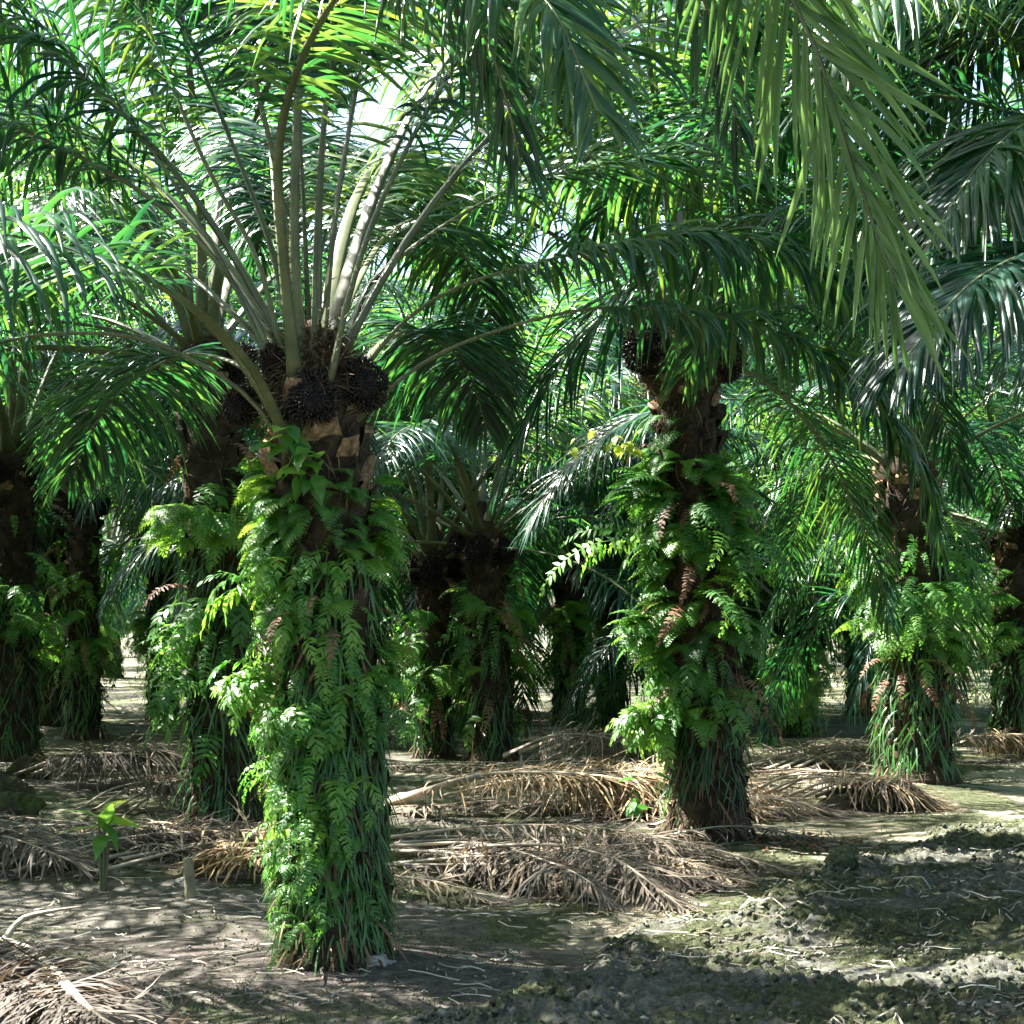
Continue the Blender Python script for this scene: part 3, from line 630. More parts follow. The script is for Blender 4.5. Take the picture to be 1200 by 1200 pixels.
# second palm ------------------------------------------------------
def second_palm():
    g = G(830, 985); x0, y0 = g[0], g[1]; zb = gz(x0, y0)
    root = palm_root(x0, y0, 'tall dark oil palm behind the pile of dry fronds, ferns glowing on its left side')
    h, r0, r1 = 3.55, .27, .2; lean = (-.055, 0)
    link('trunk', trunk(h, r0, r1, 9, lean, nst=150).mesh('trunk', [M_bark, M_cut]), root)
    top = (lean[0]*h, 0, h+.35)
    crown_bits(root, top, 3, 9, rad=.27)
    link('crown_fibre', fibre_mesh(.33, .5, 10, 1500), root, (top[0], top[1], top[2]-.5))
    ROOTS['tall'] = (root, top)
    add_fronds(root, top, 36, 9, VAR_M, phase=.5, skip=lambda a, k: (near_dir(a, (4.5, .95)) and k > 4) or (near_dir(a, (PI, .75)) and k > 6) or (near_dir(a, (-.1, .8)) and k > 7))
    a = (h, r0, r1, lean); mb = MB()
    cover(mb, 'strap', 700, *a, (.3, 1.3), seed=1, mat=1, sc=(.5, .9), rnd=(0, .5))
    cover(mb, 'lacy', 110, *a, (.9, 2.7), tr=(PI*.75, PI*1.35), seed=3, sc=(.4, .8), rnd=(.55, 1), clump=12)  # left-side ferns take the bright end, sunlight put into their colour
    cover(mb, 'lacy', 60, *a, (1.5, 2.8), tr=(-.9, .6), seed=4, sc=(.4, .75), rnd=(.3, .8), clump=8)
    cover(mb, 'sword', 60, *a, (1., 3.1), seed=5, sc=(.4, .9), clump=14)
    cover(mb, 'broad', 40, *a, (1., 2.4), seed=6, sc=(.6, 1), clump=8)
    hairs(mb, 1300, *a, (.3, 3.5), 32, 2)
    cover(mb, 'sword', 40, *a, (.8, 3.2), seed=42, sc=(.4, 1.), mat=3, clump=14); cover(mb, 'strap', 200, *a, (.1, 1.6), seed=43, sc=(.4, .9), mat=3)
    cover(mb, 'lacy', 130, *a, (1.2, 3.1), seed=45, sc=(.3, .75), clump=26, rnd=(.2, .9)); cover(mb, 'lacy', 70, *a, (1.6, 2.95), tr=(PI*.8, PI*1.4), seed=47, sc=(.35, .7), clump=9, rnd=(.6, 1)); cover(mb, 'broad', 60, *a, (.7, 1.6), seed=46, tr=(PI*.7, PI*1.5), sc=(.4, .8), clump=8, rnd=(.5, 1))
    f = link('fern_cover', mb.mesh('fern_cover', [M_fern, M_strap, M_fibre, M_brownleaf]), root); f['kind'] = 'stuff'
    gr = 'ferns rooted on the second palm trunk'
    def on(px, py, d=-.2): return P(px, py, y0+d)
    fern_clump('fern', 'long sword fern hanging down the right side of the tall dark palm trunk', 'sword', 7, on(832, 640), -.9, 1.5, gr, 11, spread=.5)
    fern_clump('fern', 'second hanging sword fern lower on the tall dark palm trunk', 'sword', 7, on(815, 705), -1.0, 1.3, gr, 12, spread=.5)
    fern_clump('fern', 'short bright fern leaf drooping beside the foot of the tall palm trunk', 'sword', 4, on(838, 830), -.9, .8, gr, 13, spread=.4)
    fern_clump('fern', 'pair of long fern leaves arching left from the tall dark palm', 'sword', 3, on(760, 640, 0), PI*1.02, 1.7, gr, 14, spread=.3)
    fern_clump('fern', 'brilliant sunlit leafy bush of fern at knee height on the left of the tall palm', 'broad', 34, on(772, 845, -.1), -PI*.85, .8, gr, 15)
    fern_clump('fern', 'yellow-green lacy fern cloud just above the sunlit bush on the tall palm', 'lacy', 22, on(772, 745, -.1), -PI*.9, .9, gr, 16)
    fern_clump('fern', 'feathery fern mass jutting right from the upper tall palm trunk', 'lacy', 24, on(825, 585, -.1), -.3, 1.0, gr, 17)
    fern_clump('fern', 'fern fronds bursting left below the yellow creeper on the tall palm', 'lacy', 20, on(770, 580, -.1), PI*1.05, .9, gr, 18)
    vine('climbing_vine', 'yellow-leaved creeper reaching out left from the tall dark palm', on(770, 545, -.1),
         [np.array([[0, 0, 0], [-.25, -.05, .12], [-.5, -.1, .14], [-.7, -.12, .08]]), np.array([[0, 0, .02], [-.3, .03, .2], [-.45, .05, .24], [-.6, 0, .18]])], 8, 12, M_yel, .095)
    vine('climbing_vine', 'dark leafy creeper hanging over dry fronds beside the tall palm foot', on(770, 905, -.1),
         [np.array([[0, 0, 0], [-.12, -.05, -.05], [-.2, -.08, -.15], [-.16, -.1, -.3]])], 9, 9, M_strap, .12)
second_palm()
_g = G(262, 965)
vine('climbing_vine', 'big-leaved creeper with drooping pale leaves on the dark trunk behind the front palm', P(248, 625, _g[1]-.26),
     [np.array([[.05, 0, -.35], [0, -.05, -.1], [-.03, -.06, .12], [.02, -.05, .3]]), np.array([[.1, 0, -.1], [-.05, -.08, 0], [-.18, -.1, -.05], [-.25, -.1, -.2]])], 18, 10, M_vine, .15)

# other palms in view ---------------------------------------------
ROOTS['behind'] = mid_palm(262, 965, 'dark oil palm trunk directly behind the left of the front palm, climbers on it', 3.7, .27, .2, 21, fern=1.2, csc=1.15, lean=(-.04, 0), var=VAR_M2, phase=1.1, nb=1, skip=lambda a, k: (near_dir(a, (4.71, 1.)) and k > 5) or (near_dir(a, (-.2, .8)) and k > 4))
mid_palm(578, 892, 'oil palm with pale leaf stalks in the gap between front palm and tall palm', 2.55, .25, .19, 22, fern=.55, lean=(-.05, 0), phase=2.2)
mid_palm(509, 888, 'slimmer oil palm standing close beside the pale-stalked one, bright ferns on its foot', 2.3, .2, .17, 23, fern=.7, var=VAR_M2, phase=.3, nf=26)
mid_palm(1073, 922, 'stout oil palm at the right with sunlit green foot and drooping fronds above', 3.0, .36, .27, 24, fern=1.5, lean=(-.03, 0), phase=4.2, nb=0)
mid_palm(1190, 887, 'dark oil palm at the right edge behind the stout one', 2.6, .27, .22, 25, fern=1., var=VAR_M2, phase=2.9)
mid_palm(937, 862, 'short oil palm with a low crown seen between the tall palm and the stout palm', 1.6, .22, .18, 26, fern=1.1, phase=1.7, nf=26)
mid_palm(667, 846, 'small oil palm half hidden by a drooping frond beyond the orange dry fronds', 2.4, .24, .2, 27, fern=1.2, var=VAR_M2, phase=3.3)
ROOTS['edge'] = mid_palm(14, 893, 'dark oil palm at the left edge behind the mossy stump', 3.4, .3, .24, 28, fern=1., csc=1.25, phase=5.)
mid_palm(98, 864, 'thin dark oil palm trunk beyond the grey dry fronds on the left', 3.3, .22, .19, 29, fern=.9, csc=1.3, var=VAR_M2, phase=.9)
mid_palm(58, 850, 'dark oil palm between the left edge palm and the thin trunk', 3.5, .25, .2, 30, fern=.9, csc=1.35, phase=2.4)
mid_palm(880, 842, 'far slim oil palm just right of the tall palm trunk', 3.4, .23, .2, 31, fern=1., csc=1.35, var=VAR_M2, phase=4.6)
mid_palm(716, 838, 'far oil palm in shade just left of the tall palm trunk', 3.5, .24, .2, 32, fern=.8, csc=1.35, phase=.2)
mid_palm(190, 842, 'far oil palm showing bright leaves left of the dark trunk with climbers', 3.5, .24, .2, 33, fern=1.3, csc=1.35, var=VAR_M2, phase=3.9)
mid_palm(1010, 838, 'far oil palm in the back row left of the stout palm', 3.4, .24, .2, 34, fern=1.2, csc=1.35, var=VAR_M2, phase=3.0)
mid_palm(420, 845, 'far oil palm behind the right flank of the front palm', 3.6, .24, .2, 35, fern=1.2, csc=1.4, phase=1.0)

# rows receding behind, each palm trunk + crown ------------------------------
TR = []
for s in (41, 42, 43):
    TR.append(trunk(2.7, .27, .21, s, nst=60).mesh('trunk', [M_bark, M_cut]))
FC = []
for s in (1, 2, 3):
    mb = MB(); a = (2.7, .27, .21, (0, 0))
    cover(mb, 'strap', 260, *a, (.2, 1.8), seed=s, mat=1, sc=(.9, 1.4)); cover(mb, 'sword', 50, *a, (.8, 2.4), seed=s+5, clump=8, sc=(.8, 1.4)); cover(mb, 'lacy', 40, *a, (.6, 2.3), seed=s+9, clump=6, rnd=(.5, 1), sc=(.9, 1.4))
    FC.append(mb.mesh('fern_cover', [M_fern, M_strap]))
def row_palm(x, y, i, label, group, sc=1.):
    root = palm_root(x, y, label, group, rz=i*1.7); root.scale = (sc,)*3
    link('trunk', TR[i % 3], root); link('crown', CROWNS[i % 4], root, (0, 0, 2.95), (0, 0, i*.9), 1.05)
    f = link('fern_cover', FC[i % 3], root); f['kind'] = 'stuff'
rr = np.random.default_rng(55); cnt = 0
y = 31.
while y < 76:
    hw = .33*y+5; nx = int(2*hw/8.6)
    for j in range(nx+1):
        x = -hw+8.6*j+(4.3 if int(y) % 2 else 0)+rr.normal(0, .5)
        row_palm(x, y+rr.normal(0, .6), cnt, 'oil palm lost among the dense back rows of the plantation', 'palms of the back rows', rr.uniform(1.05, 1.4)); cnt += 1
    y += 7.6
SHADE = [(-10.6, 9.), (-7.9, 12.), (-9, 14.6), (-14.5, 4.5), (-14, 13.5), (-9.6, 17.5), (-17, 20), (-10.5, 25), (-16.5, 28), (9.5, 14.5), (10.5, 20.5), (12, 27), (4.5, -4.5), (-5, -6), (-11, -1), (0.5, -9)]  # palms standing out of view, added to shade and dapple the clearing
for i, (x, y) in enumerate(SHADE):
    row_palm(x, y, i+3, 'oil palm out of view, added to shade the clearing', 'unseen palms added for shade', 1.08)

# palm close by, out of view, whose frond hangs into the view ------------------
def near_palm(x, y, h, label, specs, seed, generic=None, sc=1.):
    zb = gz(x, y); root = palm_root(x, y, label)
    link('trunk', trunk(h, .3, .24, seed).mesh('trunk', [M_bark, M_cut]), root); ROOTS[seed] = (root, (0, 0, h+.3))
    crown_bits(root, (0, 0, h+.3), 4, seed)
    r = np.random.default_rng(seed)
    for s in specs:
        pts = [np.array(p)-np.array([x, y, zb]) for p in s['p']]; mb = MB()
        frond(mb, pts, n=s.get('n', 125), lmax=s.get('lmax', .62), wl=s.get('wl', .03), start=1.3, K=34, ns=6, droop=s.get('droop', 1.1), el=s.get('el', (.3, 0, -.2)), rng=r, twist=s.get('twist', 0), rnd=s.get('rnd', (.3, .9)), ang=s.get('ang', (75, 20)))
        link('frond', mb.mesh('frond', [s.get('mat', M_leaf), M_pet]), root)
    if generic: add_fronds(root, (0, 0, h+.3), generic[0], seed, VAR_M, skip=generic[1], phase=generic[2])
    mb = MB(); cover(mb, 'strap', 500, h, .3, .24, (0, 0), (.2, h*.7), seed=seed, mat=1)
    f = link('fern_cover', mb.mesh('fern_cover', [M_fern, M_strap]), root); f['kind'] = 'stuff'
Yn = 5.6
near_palm(-1.7, 1.6, 3.4, 'oil palm beside the viewer with one pale green frond hanging in front of the scene', [
    dict(p=[(-1.6, 1.7, 3.7), (-1.2, 2.2, 4.5), (-.6, 3.0, 5.1), (.1, 4.0, 5.2), (.55, 4.9, 4.75), P(905, -70, Yn), P(950, 40, Yn), P(1000, 190, Yn+.02), P(1035, 300, Yn+.03), P(1055, 345, Yn+.03)], lmax=.98, droop=.7, el=(.1, 0, -.05), rnd=(.1, 1.), ang=(54, 19), wl=.03, n=150, mat=M_pale),
    dict(p=[(-1.6, 1.8, 3.75), (-1.35, 2.6, 4.7), (-1.1, 3.8, 5.2), P(330, -170, 5.2), P(430, -110, 5.8), P(520, -40, 6.2), P(580, 70, 6.4), P(610, 190, 6.5)], lmax=.75, droop=1.6, rnd=(.0, .5)),
    dict(p=[(-1.6, 1.8, 3.75), (-1.1, 2.6, 4.8), (-.5, 3.9, 5.5), P(590, -260, 5.2), P(690, -190, 5.9), P(780, -90, 6.4), P(840, 40, 6.7), P(870, 180, 6.9)], lmax=.8, droop=1.6, rnd=(.0, .5)),
  ], 61, (20, lambda a, k: not (1.9 < a < 5.6), 0.))
near_palm(3.75, 8.6, 3.3, 'oil palm just past the right border whose dark fronds curtain the upper right', [  # low rnd darkens curtain fronds: their shade put into the leaf colour
    dict(p=[(3.6, 8.5, 3.6), P(1420, 190, 8.3), P(1330, 110, 8.1), P(1230, 130, 7.9), P(1150, 190, 7.7), P(1080, 300, 7.5)], lmax=.85, droop=2., rnd=(.1, .6)),
    dict(p=[(3.6, 8.5, 3.5), P(1420, 330, 8.0), P(1330, 290, 7.6), P(1230, 290, 7.2), P(1140, 330, 6.9), P(1060, 420, 6.7)], lmax=.8, droop=1.8, rnd=(.1, .5)),
    dict(p=[(3.6, 8.6, 3.5), P(1380, 260, 8.9), P(1290, 180, 9.2), P(1190, 160, 9.5), P(1090, 210, 9.8), P(1010, 320, 10)], lmax=.85, droop=2., rnd=(.1, .6)),
    dict(p=[(3.6, 8.5, 3.6), P(1400, 80, 8.4), P(1300, -60, 8.2), P(1180, -110, 8.), P(1060, -70, 7.8), P(960, 40, 7.6)], lmax=.85, droop=2.),
    dict(p=[(3.6, 8.5, 3.6), P(1440, 40, 7.8), P(1340, -90, 7.2), P(1200, -120, 6.6), P(1080, -60, 6.1), P(980, 60, 5.8)], lmax=.8, droop=1.8),
    dict(p=[(3.6, 8.6, 3.6), P(1390, 120, 9.1), P(1300, -20, 9.6), P(1200, -60, 10.1), P(1090, -20, 10.5), P(990, 100, 10.8)], lmax=.85, droop=2., rnd=(0, .5)),
    dict(p=[(3.6, 8.6, 3.6), P(1410, 60, 9.), P(1340, -100, 9.3), P(1230, -190, 9.6), P(1100, -170, 9.9), P(960, -70, 10.1), P(880, 50, 10.3)], lmax=.85, droop=1.8, rnd=(0, .5)),
    dict(p=[(3.6, 8.6, 3.6), P(1400, 150, 9), P(1300, 30, 9.4), P(1220, 0, 9.8), P(1140, 30, 10.2), P(1080, 120, 10.5), P(1050, 230, 10.6)], lmax=.8, droop=1.8, rnd=(0, .5)),
  ], 62, (22, lambda a, k: 1.3 < a < 5.2 and k > 3, .4))

# ------------------------------------------------------------------ fallen fronds in windrows
def dead_frond(pts, label, group, seed, L=None, lmax=.62, n=105, rnd=(.1, .9), droop=1.5, el=(.35, .05, -.3), w0=.06, curl=1.1, hgt=None, start=.6, wl=.015, flare=.03, ang=(70, 24)):
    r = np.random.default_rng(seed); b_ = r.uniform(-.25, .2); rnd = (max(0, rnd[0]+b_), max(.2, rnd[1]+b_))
    q = [np.array([p[0], p[1], gz(p[0], p[1])+p[2]]) for p in pts]
    o0 = np.array([q[0][0], q[0][1], gz(q[0][0], q[0][1])]); mb = MB()
    frond(mb, [p-o0 for p in q], n=n, lmax=lmax, wl=wl, start=start, K=24, ns=5, droop=droop, el=el, w0=w0, w1=.01, rng=r, rnd=rnd, curl=curl, spines=False, ang=ang,
          floor=lambda x, y: ground_h(x+o0[0], y+o0[1])-o0[2], flare=flare, vfold=False, ragged=True)
    o = link('dead_frond', mb.mesh('dead_frond', [M_dead, M_dpet]), None, o0)
    return tag(o, label, 'dry palm frond', group)
def gp(px, py, h, ref=None):          # photo spot of a rachis lying h metres above the ground
    h = h*.78; y = F*(CAM_H-h)/(py-HZ); return ((px-600)*y/F, y, h)

A = 'dry fronds piled beside the front palm'; LA = 'dry brown palm frond in the pile between the front palm and the tall palm'
dead_frond([gp(420, 985, .2), gp(560, 966, .33), gp(680, 966, .36), gp(800, 985, .28), gp(930, 1020, .05)], 'long dry frond along the top of the pile by the tall palm foot', A, 1, rnd=(.15, .6), lmax=.6)
dead_frond([gp(440, 992, .16), gp(560, 985, .26), gp(640, 1005, .26), gp(690, 1030, .2), gp(722, 1062, .02)], 'dry frond spread over the pile front, tip touching soil at its centre', A, 2, rnd=(.2, .7), lmax=.55)
dead_frond([gp(560, 988, .28), gp(650, 985, .34), gp(720, 1005, .28), gp(770, 1035, .16), gp(806, 1064, .02)], 'dry frond draped over the right half of the pile front', A, 3, rnd=(.15, .6), lmax=.5)
dead_frond([gp(400, 1020, .1), gp(470, 1024, .14), gp(530, 1035, .1), gp(578, 1052, .02)], 'pale grey frond tip spread flat beside the front palm trunk', A, 4, rnd=(.35, .6), lmax=.42, start=.3, n=50)
for i in range(9):
    s = random.uniform(-1, 1)
    dead_frond([gp(410+17*i, 1000+14*s, .06), gp(540+17*i, 988+14*s, .18+.06*s), gp(660+15*i, 996+16*s, .2-.06*s), gp(770+15*i, 1022+16*s, .04)], LA, A, 10+i, rnd=(.05, .6), lmax=.55)
for i in range(10):
    s = random.uniform(-1, 1)
    dead_frond([gp(455+22*i, 1003+10*s, .14), gp(540+24*i, 1005+10*s, .2), gp(610+24*i, 1025+10*s, .12), gp(660+25*i, 1055+6*s-2*i, .02)], LA, A, 160+i, rnd=(.1, .7), lmax=.45, start=.35, n=80)
B = 'sunlit dry fronds in the middle windrow'; LB = 'orange-brown dry frond in the sunlit heap behind the nearer pile'
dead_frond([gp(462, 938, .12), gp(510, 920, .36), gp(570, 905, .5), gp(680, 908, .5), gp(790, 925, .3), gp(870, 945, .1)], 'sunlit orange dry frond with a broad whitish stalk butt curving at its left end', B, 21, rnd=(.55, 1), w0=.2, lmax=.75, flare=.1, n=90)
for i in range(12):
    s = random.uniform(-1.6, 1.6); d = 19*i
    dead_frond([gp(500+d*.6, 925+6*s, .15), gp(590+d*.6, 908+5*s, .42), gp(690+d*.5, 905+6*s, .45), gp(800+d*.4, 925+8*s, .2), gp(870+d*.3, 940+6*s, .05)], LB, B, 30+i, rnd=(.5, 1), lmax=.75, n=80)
LB2 = 'dry frond half buried at the foot of the sunlit heap'
for i in range(4):
    s = random.uniform(-1, 1)
    dead_frond([gp(600+60*i, 945, .05), gp(680+50*i, 935+4*s, .2), gp(780+40*i, 940+4*s, .2), gp(880+40*i, 955, .03)], LB2, B, 45+i, rnd=(.35, .9), lmax=.6)
Cc = 'grey dry fronds beyond the sunlit heap'
for i in range(4):
    s = random.uniform(-1, 1)
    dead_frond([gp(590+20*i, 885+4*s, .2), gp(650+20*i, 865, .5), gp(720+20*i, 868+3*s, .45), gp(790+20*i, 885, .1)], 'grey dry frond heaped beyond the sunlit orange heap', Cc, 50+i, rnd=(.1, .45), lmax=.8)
D = 'dry fronds heaped left of the stout palm'
for i in range(6):
    s = random.uniform(-1, 1)
    dead_frond([gp(880+15*i, 935+5*s, .1), gp(930+15*i, 915+6*s, .3), gp(1000+12*i, 918+6*s, .3), gp(1095, 942+4*s, .04)], 'dry frond spilled in front of the stout palm on its left', D, 60+i, rnd=(.3, .9), lmax=.65)
for i in range(6):
    s = random.uniform(-1, 1)
    dead_frond([gp(860+18*i, 905+5*s, .1), gp(920+15*i, 878+5*s, .24), gp(990+12*i, 872+4*s, .3), gp(1070+8*i, 885+4*s, .1)], 'rust-brown dry frond in the long heap behind the stout palm', D, 70+i, rnd=(.2, .8), lmax=.75)
for i in range(3):
    dead_frond([gp(1070+15*i, 885, .1), gp(1110+15*i, 868, .35), gp(1160+15*i, 868, .35), gp(1230+15*i, 882, .1)], 'dry frond stacked between the stout palm and the right edge palm', D, 80+i, rnd=(.3, .9), lmax=.7)
E = 'grey dry fronds in the left windrows'
for i in range(5):
    s = random.uniform(-1, 1)
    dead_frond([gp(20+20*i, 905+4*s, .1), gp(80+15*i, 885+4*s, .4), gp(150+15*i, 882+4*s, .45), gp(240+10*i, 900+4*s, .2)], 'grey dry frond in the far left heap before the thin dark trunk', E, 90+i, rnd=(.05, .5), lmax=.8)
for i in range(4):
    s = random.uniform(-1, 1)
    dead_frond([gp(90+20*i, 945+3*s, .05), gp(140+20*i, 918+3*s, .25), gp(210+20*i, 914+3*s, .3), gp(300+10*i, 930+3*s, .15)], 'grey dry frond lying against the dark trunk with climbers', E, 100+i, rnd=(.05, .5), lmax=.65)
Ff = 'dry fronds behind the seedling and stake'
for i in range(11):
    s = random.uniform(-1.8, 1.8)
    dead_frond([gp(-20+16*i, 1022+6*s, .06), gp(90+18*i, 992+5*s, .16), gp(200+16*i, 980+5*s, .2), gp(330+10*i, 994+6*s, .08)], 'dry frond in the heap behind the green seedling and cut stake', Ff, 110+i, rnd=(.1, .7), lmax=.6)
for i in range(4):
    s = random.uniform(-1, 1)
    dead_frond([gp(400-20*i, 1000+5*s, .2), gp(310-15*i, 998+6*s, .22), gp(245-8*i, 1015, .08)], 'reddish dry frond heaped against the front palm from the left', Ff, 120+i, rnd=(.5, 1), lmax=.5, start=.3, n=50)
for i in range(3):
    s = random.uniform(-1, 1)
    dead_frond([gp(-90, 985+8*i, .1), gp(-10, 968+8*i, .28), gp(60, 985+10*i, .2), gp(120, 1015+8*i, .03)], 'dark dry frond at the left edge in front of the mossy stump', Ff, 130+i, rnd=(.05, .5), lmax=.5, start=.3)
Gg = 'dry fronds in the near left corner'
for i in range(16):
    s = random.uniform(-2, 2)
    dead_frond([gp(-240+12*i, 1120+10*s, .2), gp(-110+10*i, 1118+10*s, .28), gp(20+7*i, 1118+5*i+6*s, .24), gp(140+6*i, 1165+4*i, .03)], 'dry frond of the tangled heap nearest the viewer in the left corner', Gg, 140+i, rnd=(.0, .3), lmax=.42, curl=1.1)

rf = np.random.default_rng(321)
for i in range(46):
    px, py = rf.uniform(-40, 1000), rf.uniform(895, 1040)
    if px > 900 and py > 960: px -= 400
    g = G(px, py); a = rf.normal(0, .5)+(PI if rf.random() < .5 else 0); d = np.array([math.cos(a), math.sin(a)]); L_ = rf.uniform(1.2, 2.4)
    dead_frond([(g[0]-d[0]*L_/2, g[1]-d[1]*L_/2, .05), (g[0], g[1], rf.uniform(.06, .13)), (g[0]+d[0]*L_/2, g[1]+d[1]*L_/2, .03)], 'flattened dry frond lying in the litter band between the palm trunks', 'flattened dry fronds of the litter band', 400+i, rnd=(.05, .65), lmax=.42, start=.2, n=60, droop=.9, el=(.1, 0, -.1), w0=.05)

# ------------------------------------------------------------------ small things
def dry_leaf():
    p = [gp(-15, 1135, .12), gp(20, 1082, .3), gp(50, 1070, .35), gp(95, 1062, .38)]
    q, L = resample([np.array(v) for v in p], 14); T = nrm(np.gradient(q, axis=0)); S = nrm(np.cross(T, np.array([0, 1., .3]))); Nn = np.cross(S, T)
    w = np.interp(np.linspace(0, 1, 14), [0, .2, .7, 1], [.012, .02, .014, .002])[:, None]
    V = np.stack([q-S*w, q-Nn*w*.5, q+S*w, q+Nn*w*.1], 1)-q[0]; mb = MB(); mb.add(V, grid_faces(14, 4, True), 0, .6)
    tag(link('dry_leaflet', mb.mesh('dry_leaflet', [M_dpet]), None, q[0]), 'pale curved dry stalk rising from the near left corner heap', 'dry leaf')
dry_leaf()
def tube(mb, pts, r0, r1, K=12, n=9, mat=0, jit=0., seed=0, rnd=.5, cap=False):
    r = np.random.default_rng(seed); q, L = resample(pts, K); T = nrm(np.gradient(q, axis=0)); x = nrm(np.cross(T, np.array([.31, .9, .12]))); y = np.cross(x, T)
    a = np.linspace(0, 2*PI, n, endpoint=False); rad = np.linspace(r0, r1, K)[:, None, None]*(1+r.normal(0, jit, (K, n, 1)))
    V = q[:, None]+rad*(np.cos(a)[None, :, None]*x[:, None]+np.sin(a)[None, :, None]*y[:, None])
    if cap: V = np.concatenate([V, np.repeat(q[-1][None, None], n, 1)+(V[-1:]-q[-1])*.02], 0); K += 1
    mb.add(V, grid_faces(K, n, True), mat, rnd)
def seedling():
    g = G(120, 1043); z = gz(g[0], g[1]); root = link('seedling', None, None, (g[0], g[1], z)); tag(root, 'young broad-leaved green seedling with pale stems standing by the dry fronds', 'seedling')
    r = np.random.default_rng(2)
    for dx, h in ((-.02, .4), (.015, .44), (.04, .3)):
        mb = MB(); tube(mb, [np.array([dx*.3, 0, -.02]), np.array([dx*.7, 0, h*.5]), np.array([dx, 0, h])], .011, .007); link('stem', mb.mesh('stem', [M_pet], True), root)
    for az, tl, s in ((PI*1.0, .15, 1.15), (.1, .1, .8), (-PI/2, -.3, .8), (-.6, -.6, .75), (-2.4, .6, .9), (1.2, .5, 1), (-1.1, 1.1, .9)):
        mb = MB(); mb.scatter(leaf_T(.12, .29), frames(np.array([az]), np.array([tl]), np.array([r.normal(0, .3)]), np.array([s])), np.array([[.01, 0, .42+r.uniform(-.08, .06)]]), np.array([r.uniform(.2, .8)]))
        link('leaf', mb.mesh('leaf', [M_yel if az in (1.2,) else M_vine], True), root)
seedling()
def stake():
    g = G(222, 1053); z = gz(g[0], g[1]); mb = MB(); tube(mb, [np.array([0.01, 0, -.05]), np.array([0, 0, .1]), np.array([-.012, 0, .235])], .034, .029, jit=.05, cap=True, n=12)
    tag(link('wooden_stake', mb.mesh('wooden_stake', [M_post]), None, (g[0], g[1], z)), 'short cut-off grey wooden stake standing before the dry fronds', 'stake')
stake()
def blob(name, px, py, size, mat, label, cat, seed, kind=None):
    r = np.random.default_rng(seed); g = G(px, py); z = gz(g[0], g[1]); a = np.linspace(0, 2*PI, 44, endpoint=False); p = np.linspace(-PI/2+.02, PI/2-.02, 28); Pp, A_ = np.meshgrid(p, a, indexing='ij')
    dx, dy, dz = np.cos(Pp)*np.cos(A_), np.cos(Pp)*np.sin(A_), np.sin(Pp)
    d = 1+.75*(fbm(dx*1.6+seed+9, dz*1.6+dy+5, 4)+fbm(dy*1.6+seed+19, dz*1.4-dx+15, 4)-1)+.45*(fbm(dx*5+seed+9, dz*5+dy*3+15, 3)+fbm(dy*5+30, dz*4-dx*3+40, 3)-1)
    V = np.stack([np.cos(Pp)*np.cos(A_), np.cos(Pp)*np.sin(A_), np.sin(Pp)], -1)*d[..., None]*np.array(size)
    mb = MB(); mb.add(V, grid_faces(28, 44, True)); o = link(name, mb.mesh(name, [mat], True), None, (g[0], g[1], z+size[2]*.25)); 
    if kind: o['kind'] = kind
    else: tag(o, label, cat)
blob('stone', 440, 1139, (.085, .05, .035), M_stone, 'flat grey stone lying at the foot of the front palm', 'stone', 1)
blob('stone', 213, 1038-1, (.045, .03, .025), M_stone, 'small reddish lump lying left of the wooden stake', 'stone', 2)
blob('mossy_stump', 2, 950, (.32, .34, .27), M_stump, 'dark rotting stump with green moss at the left edge', 'stump', 3)
blob('mossy_stump', 36, 912, (.2, .2, .2), M_stump, 'smaller moss-topped stump behind the dark rotting one', 'stump', 4)
blob('earth_mound', 1005, 948, (.36, .3, .15), M_stump, None, None, 5, 'structure')
blob('soil_lump', 985, 1038, (.10, .09, .10), M_clod, 'lone upright soil lump on the edge of the dug strip', 'clod', 6)

def clods():
    r = np.random.default_rng(8); mb = MB(); n = 15000
    x = r.uniform(-.6, 5.2, n*3); y = r.uniform(6.6, 16, n*3)
    d = ridge_d(x, y); keep = (d > -.02) & (r.random(n*3) < np.where(d < .35, 1., .6)*(fbm(x*2.5, y*2.5, 3) > .42)) & (np.abs(x) < .32*y+.3)
    x, y = x[keep][:n], y[keep][:n]; k = len(x)
    a = np.linspace(0, 2*PI, 7, endpoint=False); p = np.linspace(-PI/2+.05, PI/2-.05, 5); Pp, A_ = np.meshgrid(p, a, indexing='ij')
    for v in range(6):
        m = np.arange(k) % 6 == v; q = m.sum()
        V = np.stack([np.cos(Pp)*np.cos(A_), np.cos(Pp)*np.sin(A_), np.sin(Pp)], -1)*(1+np.clip(r.normal(0, .34, (5, 7, 1)), -.6, .9))*np.array([1.1, .9, .75]); T = (V.reshape(-1, 3), grid_faces(5, 7, True), np.zeros(28, int), np.full(35, .5))
        s = .003+.019*r.random(q)**3.5; z = ground_h(x[m], y[m])
        mb.scatter(T, frames(r.uniform(0, 6.3, q), r.normal(0, .4, q), r.normal(0, .4, q), s), np.stack([x[m], y[m], z+s*.35], -1), r.uniform(0, 1, q))
    o = link('soil_clods', mb.mesh('soil_clods', [M_clod])); tag(o, 'crumbly grey-green soil clods on the dug strip', 'soil', None, 'stuff')
clods()
